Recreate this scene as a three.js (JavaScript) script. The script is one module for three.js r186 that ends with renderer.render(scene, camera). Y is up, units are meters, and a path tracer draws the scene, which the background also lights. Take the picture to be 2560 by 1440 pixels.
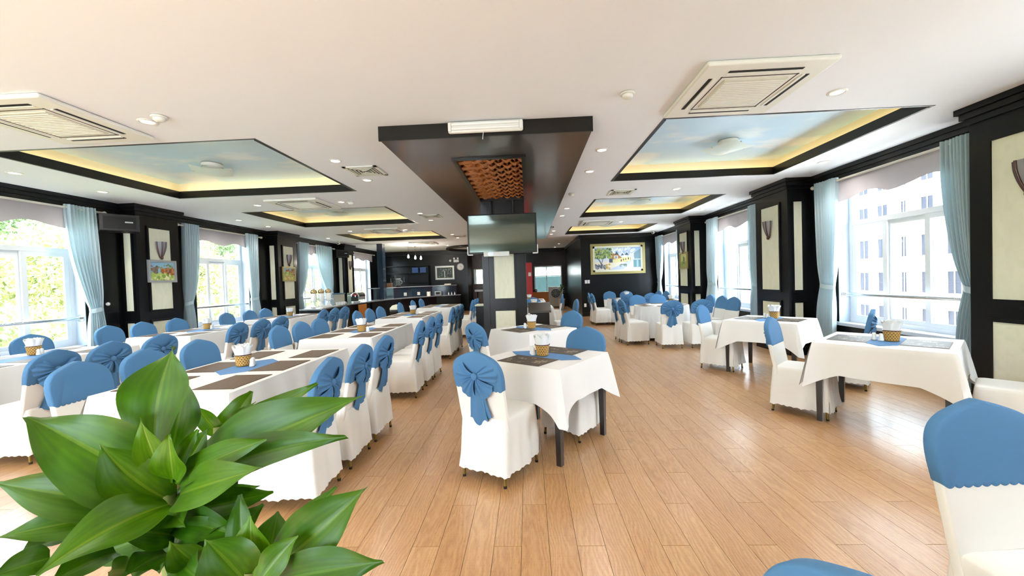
import * as THREE from 'three';
import { mergeGeometries, mergeVertices, toCreasedNormals } from 'three/addons/utils/BufferGeometryUtils.js';
import { RoundedBoxGeometry } from 'three/addons/geometries/RoundedBoxGeometry.js';
import { RectAreaLightUniformsLib } from 'three/addons/lights/RectAreaLightUniformsLib.js';

// ---------- camera, sky, sun, exposure ----------
const scene = new THREE.Scene();
const camera = new THREE.PerspectiveCamera(72.331, 2560 / 1440, 0.05, 300);
camera.position.set(0, 1.47, 0);
camera.up.set(0.03209, 0.99924, -0.02231);
camera.lookAt(-0.04127, 1.47 - 0.02098, -0.99893);
scene.add(camera);
const renderer = new THREE.WebGLRenderer();
renderer.toneMapping = THREE.LinearToneMapping;
renderer.toneMappingExposure = 1.08;
renderer.shadowMap.enabled = true;
RectAreaLightUniformsLib.init();
scene.background = new THREE.Color().setRGB(0.76, 0.89, 1.0);
scene.backgroundIntensity = 17;
const sun = new THREE.DirectionalLight(0xfff6ea, 45);
sun.position.set(-2, 30, 20);
sun.target.position.set(0, 0, -8);
sun.castShadow = true;
Object.assign(sun.shadow.camera, { left: -40, right: 40, top: 40, bottom: -40, near: 1, far: 120 });
scene.add(sun, sun.target);
const SPOT = 3.6, COVE = 8;        // strengths of the downlights and of the cove strips

// ---------- helpers ----------
let seed = 7;
const rnd = () => { seed = (seed * 1664525 + 1013904223) >>> 0; return seed / 4294967296; };
const rr = (a, b) => a + (b - a) * rnd();
const names = {};
function numbered(n) { const k = names[n] = (names[n] ?? -1) + 1; return k ? n + '_' + String(k).padStart(3, '0') : n; }
function shadow(o) { o.traverse((m) => { if (m.isMesh) { m.castShadow = true; m.receiveShadow = true; } }); return o; }
function tag(o, label, category, group, kind) {
  o.userData.label = label; if (category) o.userData.category = category;
  if (group) o.userData.group = group; if (kind) o.userData.kind = kind;
  return o;
}
function thing(name, label, category, x = 0, y = 0, z = 0, turn = 0, group) {
  const o = new THREE.Group(); o.name = numbered(name); o.position.set(x, y, z); o.rotation.y = turn; scene.add(o);
  return tag(o, label, category, group);
}
function mesh(name, geo, mat, parent) {
  const g = Array.isArray(geo) ? merge(geo) : geo;
  const m = new THREE.Mesh(g, mat); m.name = parent ? name : numbered(name); m.castShadow = m.receiveShadow = true;
  (parent ?? scene).add(m); return m;
}
function merge(list) {
  return mergeGeometries(list.map((g) => { const q = g.index ? g.toNonIndexed() : g.clone(); for (const k of Object.keys(q.attributes)) if (!['position', 'normal', 'uv'].includes(k)) q.deleteAttribute(k); if (!q.attributes.uv) q.setAttribute('uv', new THREE.BufferAttribute(new Float32Array(q.attributes.position.count * 2), 2)); q.clearGroups?.(); return q; }));
}
function struct(name, geo, mat, label) { const m = mesh(name, geo, mat); m.userData.kind = 'structure'; if (label) m.userData.label = label; return m; }
const bx = (w, h, d, x = 0, y = 0, z = 0) => new THREE.BoxGeometry(w, h, d).translate(x, y, z);
// box from ranges: x, y and depth (depth d is -z)
const rb = (x0, x1, y0, y1, d0, d1) => new THREE.BoxGeometry(Math.abs(x1 - x0), Math.abs(y1 - y0), Math.abs(d1 - d0)).translate((x0 + x1) / 2, (y0 + y1) / 2, -(d0 + d1) / 2);
const rbox = (w, h, d, r, x = 0, y = 0, z = 0, s = 2) => new RoundedBoxGeometry(w, h, d, s, r).translate(x, y, z);
const cyl = (r0, r1, h, x = 0, y = 0, z = 0, s = 20) => new THREE.CylinderGeometry(r0, r1, h, s).translate(x, y, z);
const lathe = (pts, s = 28) => new THREE.LatheGeometry(pts.map(([a, b]) => new THREE.Vector2(a, b)), s);
function rod(a, b, r, s = 10) {
  const A = new THREE.Vector3(...a), B = new THREE.Vector3(...b), d = B.clone().sub(A);
  return new THREE.CylinderGeometry(r, r, d.length(), s).applyQuaternion(new THREE.Quaternion().setFromUnitVectors(new THREE.Vector3(0, 1, 0), d.clone().normalize())).translate((A.x + B.x) / 2, (A.y + B.y) / 2, (A.z + B.z) / 2);
}
// surface over u, v in 0..1
function surf(f, nu, nv, closedU = false) {
  const p = [], uv = [], ix = [];
  for (let i = 0; i <= nu; i++) for (let j = 0; j <= nv; j++) { const q = f(i / nu, j / nv); p.push(q[0], q[1], q[2]); uv.push(q[3] ?? i / nu, q[4] ?? j / nv); }
  for (let i = 0; i < nu; i++) for (let j = 0; j < nv; j++) { const a = i * (nv + 1) + j, b = a + nv + 1; ix.push(a, b, a + 1, b, b + 1, a + 1); }
  const g = new THREE.BufferGeometry();
  g.setAttribute('position', new THREE.Float32BufferAttribute(p, 3)); g.setAttribute('uv', new THREE.Float32BufferAttribute(uv, 2)); g.setIndex(ix); g.computeVertexNormals();
  if (closedU) { // average the normals along the seam
    const n = g.attributes.normal;
    for (let j = 0; j <= nv; j++) { const a = j, b = nu * (nv + 1) + j, v = new THREE.Vector3(n.getX(a) + n.getX(b), n.getY(a) + n.getY(b), n.getZ(a) + n.getZ(b)).normalize(); n.setXYZ(a, v.x, v.y, v.z); n.setXYZ(b, v.x, v.y, v.z); }
  }
  return g;
}
const sm = (a, b, x) => { const t = Math.min(1, Math.max(0, (x - a) / (b - a))); return t * t * (3 - 2 * t); };
const clamp = (x, a = 0, b = 1) => Math.min(b, Math.max(a, x));
// value noise
const NT = new Float32Array(65536); { for (let i = 0; i < 65536; i++) NT[i] = rnd(); }
function noise(x, y, wx = 256, wy = 256) {
  const xi = Math.floor(x), yi = Math.floor(y), fx = x - xi, fy = y - yi, u = fx * fx * (3 - 2 * fx), v = fy * fy * (3 - 2 * fy);
  const h = (a, b) => NT[(((b % wy) + wy) % wy & 255) * 256 + ((((a % wx) + wx) % wx) & 255)];
  const a = h(xi, yi), b = h(xi + 1, yi), c = h(xi, yi + 1), d = h(xi + 1, yi + 1);
  return a + (b - a) * u + (c - a) * v + (a - b - c + d) * u * v;
}
function fbm(x, y, o = 4) { let s = 0, a = 0.5, t = 0; for (let i = 0; i < o; i++) { s += a * noise(x, y); t += a; x = x * 2.03 + 17.1; y = y * 2.03 + 9.7; a *= 0.5; } return s / t; }
function dataTex(w, h, f, srgb = true, rep) {
  const d = new Uint8Array(w * h * 4);
  for (let y = 0; y < h; y++) for (let x = 0; x < w; x++) { const c = f(x / w, y / h, x, y), k = (y * w + x) * 4; d[k] = c[0]; d[k + 1] = c[1]; d[k + 2] = c[2]; d[k + 3] = 255; }
  const t = new THREE.DataTexture(d, w, h); t.magFilter = THREE.LinearFilter; t.minFilter = THREE.LinearMipmapLinearFilter; t.generateMipmaps = true; t.wrapS = t.wrapT = THREE.RepeatWrapping;
  if (srgb) t.colorSpace = THREE.SRGBColorSpace; if (rep) t.repeat.set(...rep); t.needsUpdate = true; return t;
}
function canvasTex(w, h, draw) { const c = document.createElement('canvas'); c.width = w; c.height = h; draw(c.getContext('2d'), w, h); const t = new THREE.CanvasTexture(c); t.colorSpace = THREE.SRGBColorSpace; return t; }
const mix = (a, b, t) => a.map((v, i) => v + (b[i] - v) * t);

// ---------- textures ----------
// eight boards of oak laminate, each one row of the texture (1.2 m long, 0.15 m wide)
const woodTex = dataTex(2048, 1024, (u, v) => {
  const row = Math.floor(v * 8), y = v * 8 - row, o = row * 37.3;
  const warp = fbm(u * 3 + o, y * 1.6 + o, 3) * 2.2, ring = Math.sin((y * (5 + (row % 3) * 2) + warp * 2.4 + u * 0.6) * 6.0);
  const fine = noise(u * 34 + o, y * 90 + o * 3), pore = Math.pow(noise(u * 60 + o * 2, y * 150), 5);
  const t = 0.42 + 0.13 * ring + 0.28 * (fbm(u * 5 + o, y * 3.5 + o, 3) - 0.5) + 0.22 * (fine - 0.5) + ((row * 5) % 8 - 3.5) * 0.028;
  const c = mix([172, 123, 77], [219, 178, 127], clamp(t));
  return c.map((q) => clamp(q - pore * 34, 0, 255));
});
const skyTex = dataTex(768, 768, (u, v) => {
  const n = fbm(u * 5, v * 7 + 3, 5), m = sm(0.5, 0.74, n), p = fbm(u * 3 + 20, v * 3 + 8, 3);
  const c = mix([186, 220, 248], [206, 232, 250], p); return mix(c, [240, 244, 248], m * 0.7);
});
const panelTex = dataTex(256, 256, (u, v) => {
  const n = fbm(u * 9, v * 9, 4), m = sm(0.6, 0.68, noise(u * 14 + 40, v * 14)); const k = 228 + (n - 0.5) * 8 - m * 3; return [k, k - 2, k - 26];
});
const weaveBump = dataTex(128, 128, (u, v) => { const k = 128 + 60 * Math.sin(u * 64 * Math.PI) * Math.sin(v * 64 * Math.PI) + (rnd() - 0.5) * 40; return [k, k, k]; }, false);
const matTex = dataTex(512, 384, (u, v) => {
  const w = Math.sin(v * 384 * 0.8) * 0.5, n = fbm(u * 40, v * 60, 3), b = noise(u * 200, v * 30);
  const c = mix([84, 65, 48], [126, 103, 78], clamp(0.3 + 0.5 * (n - 0.4) + 0.18 * w + 0.35 * (b - 0.4)));
  const e = Math.min(u, 1 - u, (v) * 0.75, (1 - v) * 0.75); return e < 0.014 ? [58, 48, 40] : c;
});
const matFloralTex = canvasTex(512, 384, (g, w, h) => {
  g.fillStyle = '#5b5047'; g.fillRect(0, 0, w, h); g.fillStyle = 'rgba(40,34,30,0.35)'; for (let i = 0; i < h; i += 4) g.fillRect(0, i, w, 2);
  g.strokeStyle = '#b9ad92'; g.lineWidth = 6; g.lineCap = 'round';
  for (let k = 0; k < 13; k++) { const cx = rr(60, w - 60), cy = rr(60, h - 60), a0 = rr(0, 6); g.beginPath(); for (let t = 0; t < 5.2; t += 0.2) { const r = 8 + t * 9; g.lineTo(cx + r * Math.cos(a0 + t), cy + r * 0.8 * Math.sin(a0 + t)); } g.stroke(); g.beginPath(); g.ellipse(cx, cy, 9, 9, 0, 0, 7); g.stroke(); }
});
const basketTex = dataTex(128, 64, (u, v) => {
  const r = Math.floor(v * 6), b = (v * 6) % 1, s = ((u * 16 + (r % 2) * 0.5) % 1);
  const hole = s > 0.3 && s < 0.7 && b > 0.5; const k = 0.8 + 0.2 * Math.sin(b * Math.PI); return hole ? [72, 46, 20] : [222 * k, 172 * k, 92 * k];
});
const tileTex = dataTex(256, 256, (u, v) => { const n = fbm(u * 12, v * 12, 4); return mix([74, 50, 32], [122, 92, 66], n); });
const leafTex = dataTex(256, 128, (u, v) => {
  const d = Math.abs(v - 0.5) * 2, vein = 0.5 + 0.5 * Math.sin((v - 0.5) * 60), n = fbm(u * 6, v * 14, 3);
  let c = mix([58, 118, 0], [112, 174, 4], clamp(0.15 + 0.5 * n + 0.2 * vein * (1 - d))); if (d < 0.06) c = mix(c, [150, 190, 90], 0.6); return c;
});

// ---------- materials ----------
const std = (o) => new THREE.MeshStandardMaterial(o), phy = (o) => new THREE.MeshPhysicalMaterial(o);
const M = {
  ceiling: std({ color: 0xeff3f9, roughness: 0.9 }),
  white: std({ color: 0xf0f0ec, roughness: 0.55 }),
  offwhite: std({ color: 0xe6e6de, roughness: 0.5 }),
  acGrille: std({ color: 0xd2d1c2, roughness: 0.6 }),
  dark: phy({ color: 0x090a0c, roughness: 0.36, specularIntensity: 0.45, clearcoat: 0.15, clearcoatRoughness: 0.16 }),
  darkTrim: phy({ color: 0x1a1714, roughness: 0.34, specularIntensity: 0.5, clearcoat: 0.2, clearcoatRoughness: 0.25 }),
  mahogany: phy({ color: 0x260f0a, roughness: 0.28, clearcoat: 0.8, clearcoatRoughness: 0.12 }),
  black: std({ color: 0x0b0b0c, roughness: 0.45 }),
  slot: std({ color: 0x121212, roughness: 0.9 }),
  panel: std({ map: panelTex, roughness: 0.75 }),
  floor: phy({ map: woodTex, roughness: 0.42, clearcoat: 0.8, clearcoatRoughness: 0.24 }),
  subfloor: std({ color: 0x4a2f1c, roughness: 0.9 }),
  cover: phy({ color: 0xf0eee8, roughness: 0.7, sheen: 0.3, sheenRoughness: 0.5, bumpMap: weaveBump, bumpScale: 0.0002, side: THREE.DoubleSide }),
  cloth: phy({ color: 0xf1f0ee, roughness: 0.75, sheen: 0.2, sheenRoughness: 0.5, side: THREE.DoubleSide }),
  blue: phy({ color: 0x4a7ba7, roughness: 0.8, sheen: 0.2, sheenRoughness: 0.4, sheenColor: new THREE.Color(0x9cc3ea), side: THREE.DoubleSide }),
  runner: phy({ color: 0x5f8fc4, roughness: 0.75, sheen: 0.3, sheenRoughness: 0.4, side: THREE.DoubleSide }),
  gold: std({ color: 0x8f7637, roughness: 0.4, metalness: 0.7 }),
  rubber: std({ color: 0x2b2116, roughness: 0.8 }),
  ebony: phy({ color: 0x1d1614, roughness: 0.35, clearcoat: 0.4, clearcoatRoughness: 0.2 }),
  mat: std({ map: matTex, roughness: 0.6 }),
  matFloral: std({ map: matFloralTex, roughness: 0.55 }),
  basket: std({ map: basketTex, roughness: 0.7 }),
  paper: std({ color: 0xf6f6f4, roughness: 0.85, side: THREE.DoubleSide }),
  ceramic: phy({ color: 0xf5f5f2, roughness: 0.25, clearcoat: 0.5 }),
  curtain: phy({ color: 0xc2d5dc, roughness: 0.8, sheen: 0.3, sheenRoughness: 0.5, sheenColor: new THREE.Color(0xcfe6ea), transmission: 0.2, side: THREE.DoubleSide }),
  valance: phy({ color: 0xaaa4a8, roughness: 0.85, transmission: 0.04, side: THREE.DoubleSide }),
  rodMetal: std({ color: 0xd8d4c8, roughness: 0.35, metalness: 0.3 }),
  frame: std({ color: 0xdfe3e6, roughness: 0.4 }),
  reveal: std({ color: 0xb9c6d6, roughness: 0.45 }),
  glass: phy({ color: 0xffffff, roughness: 0.0, transmission: 1, thickness: 0, ior: 1.3 }),
  chrome: std({ color: 0xd9dde2, roughness: 0.15, metalness: 1 }),
  sky: std({ map: skyTex, roughness: 0.45 }),
  cove: std({ color: 0xfff2cf, roughness: 0.8 }),
  led: std({ color: 0xffffff, emissive: new THREE.Color(1, 0.72, 0.28), emissiveIntensity: 0.5 }),
  lamp: std({ color: 0xffffff, emissive: new THREE.Color(1, 0.86, 0.66), emissiveIntensity: 14 }),
  bulb: std({ color: 0xffffff, emissive: new THREE.Color(1, 0.93, 0.8), emissiveIntensity: 6 }),
  frosted: phy({ color: 0xe4efe9, roughness: 0.5, transmission: 0.35, thickness: 0, side: THREE.DoubleSide }),
  slatWood: std({ color: 0xb06a30, roughness: 0.45 }),
  slatWood2: std({ color: 0x8a4c1e, roughness: 0.5 }),
  lightWood: std({ color: 0xb5702c, roughness: 0.5 }),
  tvScreen: phy({ color: 0x59655a, roughness: 0.1, metalness: 0.55, clearcoat: 1, clearcoatRoughness: 0.03 }),
  silver: std({ color: 0xb8bbbd, roughness: 0.35, metalness: 0.6 }),
  red: phy({ color: 0xc01a1c, roughness: 0.35, clearcoat: 0.4 }),
  tile: std({ map: tileTex, roughness: 0.35 }),
  sconceBrown: phy({ color: 0x4a2620, roughness: 0.3, clearcoat: 0.5 }),
  sconceGlass: phy({ color: 0x9c9a9e, roughness: 0.3, transmission: 0.12, thickness: 0, side: THREE.DoubleSide }),
  goldFrame: std({ color: 0xa89a63, roughness: 0.4, metalness: 0.35 }),
  cream: std({ color: 0xe9e6cf, roughness: 0.6 }),
  granite: phy({ color: 0x8f9499, roughness: 0.25, clearcoat: 0.5 }),
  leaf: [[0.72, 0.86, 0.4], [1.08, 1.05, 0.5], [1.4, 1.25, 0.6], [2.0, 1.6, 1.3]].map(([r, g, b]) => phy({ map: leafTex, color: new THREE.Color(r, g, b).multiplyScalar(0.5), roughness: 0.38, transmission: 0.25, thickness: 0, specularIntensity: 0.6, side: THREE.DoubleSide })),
  stem: std({ color: 0x7c8a4a, roughness: 0.6 }),
  soil: std({ color: 0x3a2a1c, roughness: 1 }),
  pot: phy({ color: 0x1d1c20, roughness: 0.35, clearcoat: 0.5 }),
};

// ---------- floor: laminate planks along the room ----------
const XL = -7.3, XR = 4.92, CE = 3.05, D0 = -3, D1 = 21.5;
{
  const f = struct('floor', rb(XL - 0.4, XR + 0.4, -0.2, -0.012, D0 - 0.2, D1 + 0.2), M.subfloor, 'oak laminate plank floor');
  const PW = 0.1525, PL = 1.2, all = [];
  const plankGeo = (w, l, row, flip, off) => { // w across x, l along z; uv into one board of the texture
    const g = new THREE.BoxGeometry(w, 0.012, l), p = g.attributes.position, uv = g.attributes.uv;
    for (let i = 0; i < p.count; i++) { let u = (p.getZ(i) / PL + 0.5) * 0.96 + off, v = (row + 0.04 + 0.92 * (p.getX(i) / PW + 0.5)) / 8; if (flip) u = -u; uv.setXY(i, u, v); }
    return g;
  };
  for (let c = 0; ; c++) {
    const x = XL + 0.05 + c * PW; if (x > XR + 0.1) break;
    const ph = 0.14 + (c % 3) * 0.4 + 0.4;
    for (let d = ph - 3 * PL - PL; d < D1; d += PL) {
      const a = Math.max(d, D0), b = Math.min(d + PL, D1); if (b - a < 0.05) continue;
      all.push({ x: x + PW / 2, a, b, row: Math.floor(rnd() * 8), flip: rnd() > 0.5, off: 0 });
    }
  }
  for (const q of all) { // how large each shows in the picture
    const m = Math.max((q.a + q.b) / 2, 0.2), near = Math.max(q.a, 1.9);
    const inView = q.b > 1.95 && Math.abs(q.x + 0.04 * m) < 1.32 * q.b && q.x > -6.2 && q.x < 4.4;
    const hidden = q.x < -1.5 && near < 2.2; // behind the plant
    q.s = inView ? (q.b - near) / Math.pow((near + q.b) / 2, 3) * (hidden ? 0.2 : 1) * (q.x > -1.6 ? 1 : 0.35) : 0;
  }
  const order = [...all].sort((p, q) => q.s - p.s), big = new Set(order.slice(0, 300)), cache = new Map(), rest = [];
  for (const q of all) {
    const l = q.b - q.a - 0.003;
    if (big.has(q)) {
      const k = [l.toFixed(3), q.row, q.flip].join();
      if (!cache.has(k)) cache.set(k, plankGeo(PW - 0.0023, l, q.row, q.flip, 0));
      mesh('plank', cache.get(k), M.floor, f).position.set(q.x, -0.006, -(q.a + q.b) / 2);
    } else rest.push(plankGeo(PW - 0.0023, l, q.row, q.flip, q.off).translate(q.x, -0.006, -(q.a + q.b) / 2));
  }
  mesh('planks', rest, M.floor, f).userData.kind = 'stuff';
}

// ---------- side walls with window openings ----------
const Y0 = 0.62, Y1 = 2.78, RW = [[-2.3, -0.5], [0.55, 2.4], [4.62, 6.46], [8.58, 10.43], [12.58, 14.4]], LW = [[-2.4, -0.6], [0.45, 2.35], [4.3, 6.2], [8.38, 10.03], [12.28, 14.1], [16.2, 18.0]];
function sideWall(name, x0, x1, open, dEnd, label) {
  const g = []; let at = D0;
  for (const [a, b] of open) { g.push(rb(x0, x1, 0, CE + 0.3, at, a), rb(x0, x1, 0, Y0, a, b), rb(x0, x1, Y1, CE + 0.3, a, b)); at = b; }
  g.push(rb(x0, x1, 0, CE + 0.3, at, dEnd)); return struct(name, g, M.dark, label);
}
sideWall('wall_right', XR, XR + 0.28, RW, 15.05, 'dark wood window wall on the right');
sideWall('wall_left', XL - 0.28, XL, LW, 21.6, 'dark wood window wall on the left');
// stepped cornice along both walls
function cornice(x, s, d0, d1) { return [rb(x, x + s * 0.07, CE - 0.06, CE, d0, d1), rb(x, x + s * 0.05, CE - 0.12, CE - 0.062, d0, d1), rb(x, x + s * 0.03, CE - 0.18, CE - 0.122, d0, d1)]; }
struct('trim_1', cornice(XR, -1, D0, 14.9), M.dark); struct('trim_2', cornice(XL, 1, D0, 19.4), M.dark);
struct('baseboard_right', rb(XR - 0.02, XR, 0, 0.12, D0, 14.9), M.dark); struct('baseboard_left', rb(XL, XL + 0.02, 0, 0.12, D0, 19.4), M.dark);

// ---------- panelled columns on both walls ----------
function frameBars(u0, u1, v0, v1, w, put) { return [put(u0 - w, u1 + w, v1, v1 + w), put(u0 - w, u1 + w, v0 - w, v0), put(u0 - w, u0, v0, v1), put(u1, u1 + w, v0, v1)]; }
function column(x, s, d0, d1, label) { // s = +1: on the left wall, facing +x; -1: on the right wall
  const o = thing('column', label, 'column'); o.userData.kind = 'structure';
  const wx = s > 0 ? XL : XR, lo = Math.min(wx, x), hi = Math.max(wx, x);
  mesh('shaft', rb(lo, hi, 0, CE, d0, d1), M.dark, o);
  const cr = []; for (const [k, e] of [[0, 0.075], [1, 0.05], [2, 0.025]]) cr.push(rb(s > 0 ? lo : lo - e, s > 0 ? hi + e : hi, CE - 0.06 * (k + 1) + 0.003, CE - 0.06 * k, d0 - e, d1 + e));
  mesh('crown', cr, M.dark, o);
  mesh('plinth', rb(s > 0 ? lo : lo - 0.02, s > 0 ? hi + 0.02 : hi, 0, 0.14, d0 - 0.02, d1 + 0.02), M.dark, o);
  const p0 = d0 + 0.22, p1 = d1 - 0.2, m0 = Math.min(x - s * 0.23, x - s * 0.09), m1 = Math.max(x - s * 0.23, x - s * 0.09);
  for (const [a, b] of [[1.13, 2.65], [0.22, 0.91]]) {
    const p = mesh('panel', rb(x, x + s * 0.008, a, b, p0, p1), M.panel, o); p.userData.label = 'cream upholstered panel';
    mesh('moulding', frameBars(p0, p1, a, b, 0.035, (u0, u1, v0, v1) => rb(x, x + s * 0.022, v0, v1, u0, u1)), M.dark, o);
    const q = mesh('panel', rb(m0, m1, a, b, d0 - 0.008, d0), M.panel, o); q.userData.label = 'narrow cream panel';
    mesh('moulding', frameBars(m0, m1, a, b, 0.03, (u0, u1, v0, v1) => rb(u0, u1, v0, v1, d0 - 0.02, d0)), M.dark, o);
  }
  return o;
}
const CR = [[-0.95, 0.1], [3.25, 4.2], [7.0, 7.95], [11.05, 12.02]], CL = [[-1.1, -0.2], [2.9, 3.75], [6.81, 7.67], [10.82, 11.73], [14.85, 15.65]];
const ORD = ['outermost', 'nearest', 'second', 'third', 'fourth'];
CR.forEach(([a, b], i) => column(4.5, -1, a, b, ORD[i] + ' dark column with cream panels on right wall'));
CL.forEach(([a, b], i) => column(-7.0, 1, a, b, ORD[i] + ' dark column with cream panels on left wall'));

// ---------- windows ----------
let wn = 0;
function windowUnit(xin, s, [d0, d1], label, sashes = 3) { // s: outward x direction
  const o = thing('window_' + (++wn), label, 'window'); o.userData.kind = 'structure';
  const x = xin + s * 0.2, F = 0.065, t = 0.03, TR = 2.14;
  mesh('reveal', [rb(xin, xin + s * 0.27, Y0 - 0.005, Y0 + 0.01, d0, d1), rb(xin + s * 0.002, xin + s * 0.27, Y0, Y1, d0 - 0.005, d0 + 0.008), rb(xin + s * 0.002, xin + s * 0.27, Y0, Y1, d1 - 0.008, d1 + 0.005), rb(xin + s * 0.002, xin + s * 0.27, Y1 - 0.008, Y1 + 0.005, d0, d1)], M.reveal, o);
  mesh('window_frame', [rb(x - t, x + t, Y0, Y0 + F, d0, d1), rb(x - t, x + t, Y1 - F, Y1, d0, d1), rb(x - t, x + t, Y0 + F, Y1 - F, d0, d0 + F), rb(x - t, x + t, Y0 + F, Y1 - F, d1 - F, d1), rb(x - t, x + t, TR, TR + 0.07, d0 + F, d1 - F)], M.frame, o);
  mesh('window_sill', rb(xin - s * 0.05, xin + s * 0.02, Y0 - 0.035, Y0 + 0.012, d0 - 0.06, d1 + 0.06), M.reveal, o);
  mesh('pane', rb(x - 0.004, x + 0.004, TR + 0.07, Y1 - F, d0 + F, d1 - F), M.glass, o);
  const W = (d1 - d0 - 2 * F) / sashes;
  for (let k = 0; k < sashes; k++) {
    const a = d0 + F + k * W - (k ? 0.018 : 0), b = d0 + F + (k + 1) * W + (k < sashes - 1 ? 0.018 : 0), y0 = Y0 + F, off = (k % 2 ? 0.022 : -0.012) * s, q = 0.068;
    const sa = mesh('sash', [rb(x + off - 0.014, x + off + 0.014, y0, y0 + 0.06, a, b), rb(x + off - 0.014, x + off + 0.014, TR - q, TR, a, b), rb(x + off - 0.014, x + off + 0.014, y0 + 0.06, TR - q, a, a + q), rb(x + off - 0.014, x + off + 0.014, y0 + 0.06, TR - q, b - q, b)], M.frame, o);
    mesh('pane', rb(x + off - 0.003, x + off + 0.003, y0 + 0.06, TR - q, a + q, b - q), M.glass, sa);
    if (k === 1) mesh('latch', rb(x + off - s * 0.014, x + off - s * 0.04, 1.36, 1.46, a + 0.012, a + 0.034), M.silver, sa);
  }
}
RW.forEach((w, i) => windowUnit(XR, 1, w, 'white framed sliding window with clear top light, number ' + (i + 1) + ' along right wall'));
LW.forEach((w, i) => windowUnit(XL, -1, w, 'white framed sliding window looking onto trees, number ' + (i + 1) + ' along left wall'));

// rods, curtains, pelmets and chrome rails
const NUMW = ['first', 'second', 'third', 'fourth', 'fifth', 'sixth'];
function rodAndRail(x, s, d0, d1, side, k, rail = true) { // s: towards the room
  const r = thing('curtain_rod', `cream curtain pole above ${NUMW[k]} ${side} window`, 'curtain rod', 0, 0, 0, 0, 'curtain poles');
  mesh('pole', rod([x, 2.83, -d0], [x, 2.83, -d1], 0.018, 14), M.rodMetal, r);
  for (const d of [d0, d1]) { mesh('finial', new THREE.SphereGeometry(0.032, 14, 10).translate(x, 2.83, -d), M.rodMetal, r); }
  for (const d of [d0 + 0.1, d1 - 0.1]) mesh('bracket', rod([x, 2.83, -d], [x - s * 0.13, 2.83, -d], 0.01), M.rodMetal, r);
  if (!rail) return;
  const w = side === 'right' ? RW : LW;
  const [a, b] = w[k], xr = x - s * 0.09;
  const h = thing('handrail', `chrome safety rail across ${NUMW[k]} ${side} window`, 'rail', 0, 0, 0, 0, 'chrome window rails');
  mesh('bar', rod([xr - s * 0.12, 1.07, -(a + 0.015)], [xr - s * 0.12, 1.07, -(b - 0.015)], 0.027, 14), M.chrome, h);
  for (const d of [a + 0.012, b - 0.012]) mesh('flange', new THREE.CylinderGeometry(0.06, 0.06, 0.018, 20).rotateX(Math.PI / 2).translate(xr - s * 0.12, 1.07, -d), M.chrome, h);
}
function curtain(x, s, o0, i0, o1, i1, o2, i2, label) { // outer and inner edge depth at top, tie, bottom
  const t = thing('curtain', label, 'curtain', 0, 0, 0, 0, 'grey green curtains'), YT = 2.88, YP = 1.2, YB = 0.1, n = 8, ph = rr(0, 6);
  const edge = (y, a0, a1, a2, pw) => y > YP ? a0 + (a1 - a0) * Math.pow((YT - y) / (YT - YP), pw) : a1 + (a2 - a1) * Math.pow((YP - y) / (YP - YB), 0.6);
  const g = surf((u, v) => {
    const y = YT + (YB - YT) * v, a = edge(y, o0, o1, o2, 1), b = edge(y, i0, i1, i2, 2.1), pin = 1 - 0.55 * Math.exp(-Math.pow((y - YP) / 0.22, 2));
    const A = (0.044 + 0.008 * v) * pin, wv = Math.sin(u * n * Math.PI * 2 + ph + 0.6 * Math.sin(v * 3 + ph)) * A + Math.sin(u * 9 + v * 4 + ph) * 0.012;
    return [x + s * (wv + 0.01), y, -(a + (b - a) * (u + 0.012 * Math.sin(u * n * 12.6 + ph)) ), u * 0.5, v * 2];
  }, 112, 44);
  mesh('drape', g, M.curtain, t);
  const c = (o1 + i1) / 2, hw = Math.abs(i1 - o1) / 2 + 0.006;
  mesh('tieback', surf((u, v) => { const th = u * Math.PI * 2, q = 0.055 + 0.004 * Math.sin(u * 40); return [x + s * (Math.sin(th) * q + 0.01), YP + (v - 0.5) * 0.07 + 0.02 * Math.cos(th), -(c + Math.cos(th) * hw)]; }, 40, 3, true), M.curtain, t);
}
function valance(x, d0, d1, label, n = 2) {
  const sc = (p) => { const q = (p * n) % 1; return 0.06 * Math.sin(q * Math.PI) + 0.028 * Math.sin(q * Math.PI * 2); };
  tag(mesh('window_pelmet', [surf((u, v) => { const yb = 2.5 + sc(u); return [x + 0.004 * Math.sin(u * 30), 2.82 + (yb - 2.82) * v, -(d0 + (d1 - d0) * u)]; }, 80, 6)], M.valance), label, 'pelmet', 'scalloped window pelmets');
}
const XRr = 4.8, XLr = -7.17;
rodAndRail(XRr, -1, 0.3, 2.62, 'right', 1); rodAndRail(XRr, -1, 4.4, 6.82, 'right', 2); rodAndRail(XRr, -1, 8.3, 10.78, 'right', 3); rodAndRail(XRr, -1, 12.25, 14.8, 'right', 4);
rodAndRail(XLr, 1, 4.0, 6.45, 'left', 2); rodAndRail(XLr, 1, 7.85, 10.4, 'left', 3); rodAndRail(XLr, 1, 11.95, 14.4, 'left', 4); rodAndRail(XLr, 1, 16.0, 18.25, 'left', 5, false);
valance(XRr + 0.03, 4.62, 6.35, 'grey pelmet with scalloped hem in near right window'); valance(XRr + 0.03, 8.55, 10.2, 'grey pelmet with scalloped hem in middle right window'); valance(XRr + 0.03, 12.5, 14.3, 'grey pelmet with scalloped hem in far right window');
valance(XLr - 0.03, 4.3, 6.0, 'grey pelmet with scalloped hem in near left window'); valance(XLr - 0.03, 8.25, 10.05, 'grey pelmet with scalloped hem in second left window'); valance(XLr - 0.03, 12.45, 13.4, 'grey pelmet partly hidden by curtains in third left window'); valance(XLr - 0.03, 16.15, 18.05, 'grey pelmet of the bare window beside the bar');
curtain(XRr, -1, 6.72, 6.29, 6.65, 6.38, 6.76, 6.4, 'straight tied curtain on far side of near right window');
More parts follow.
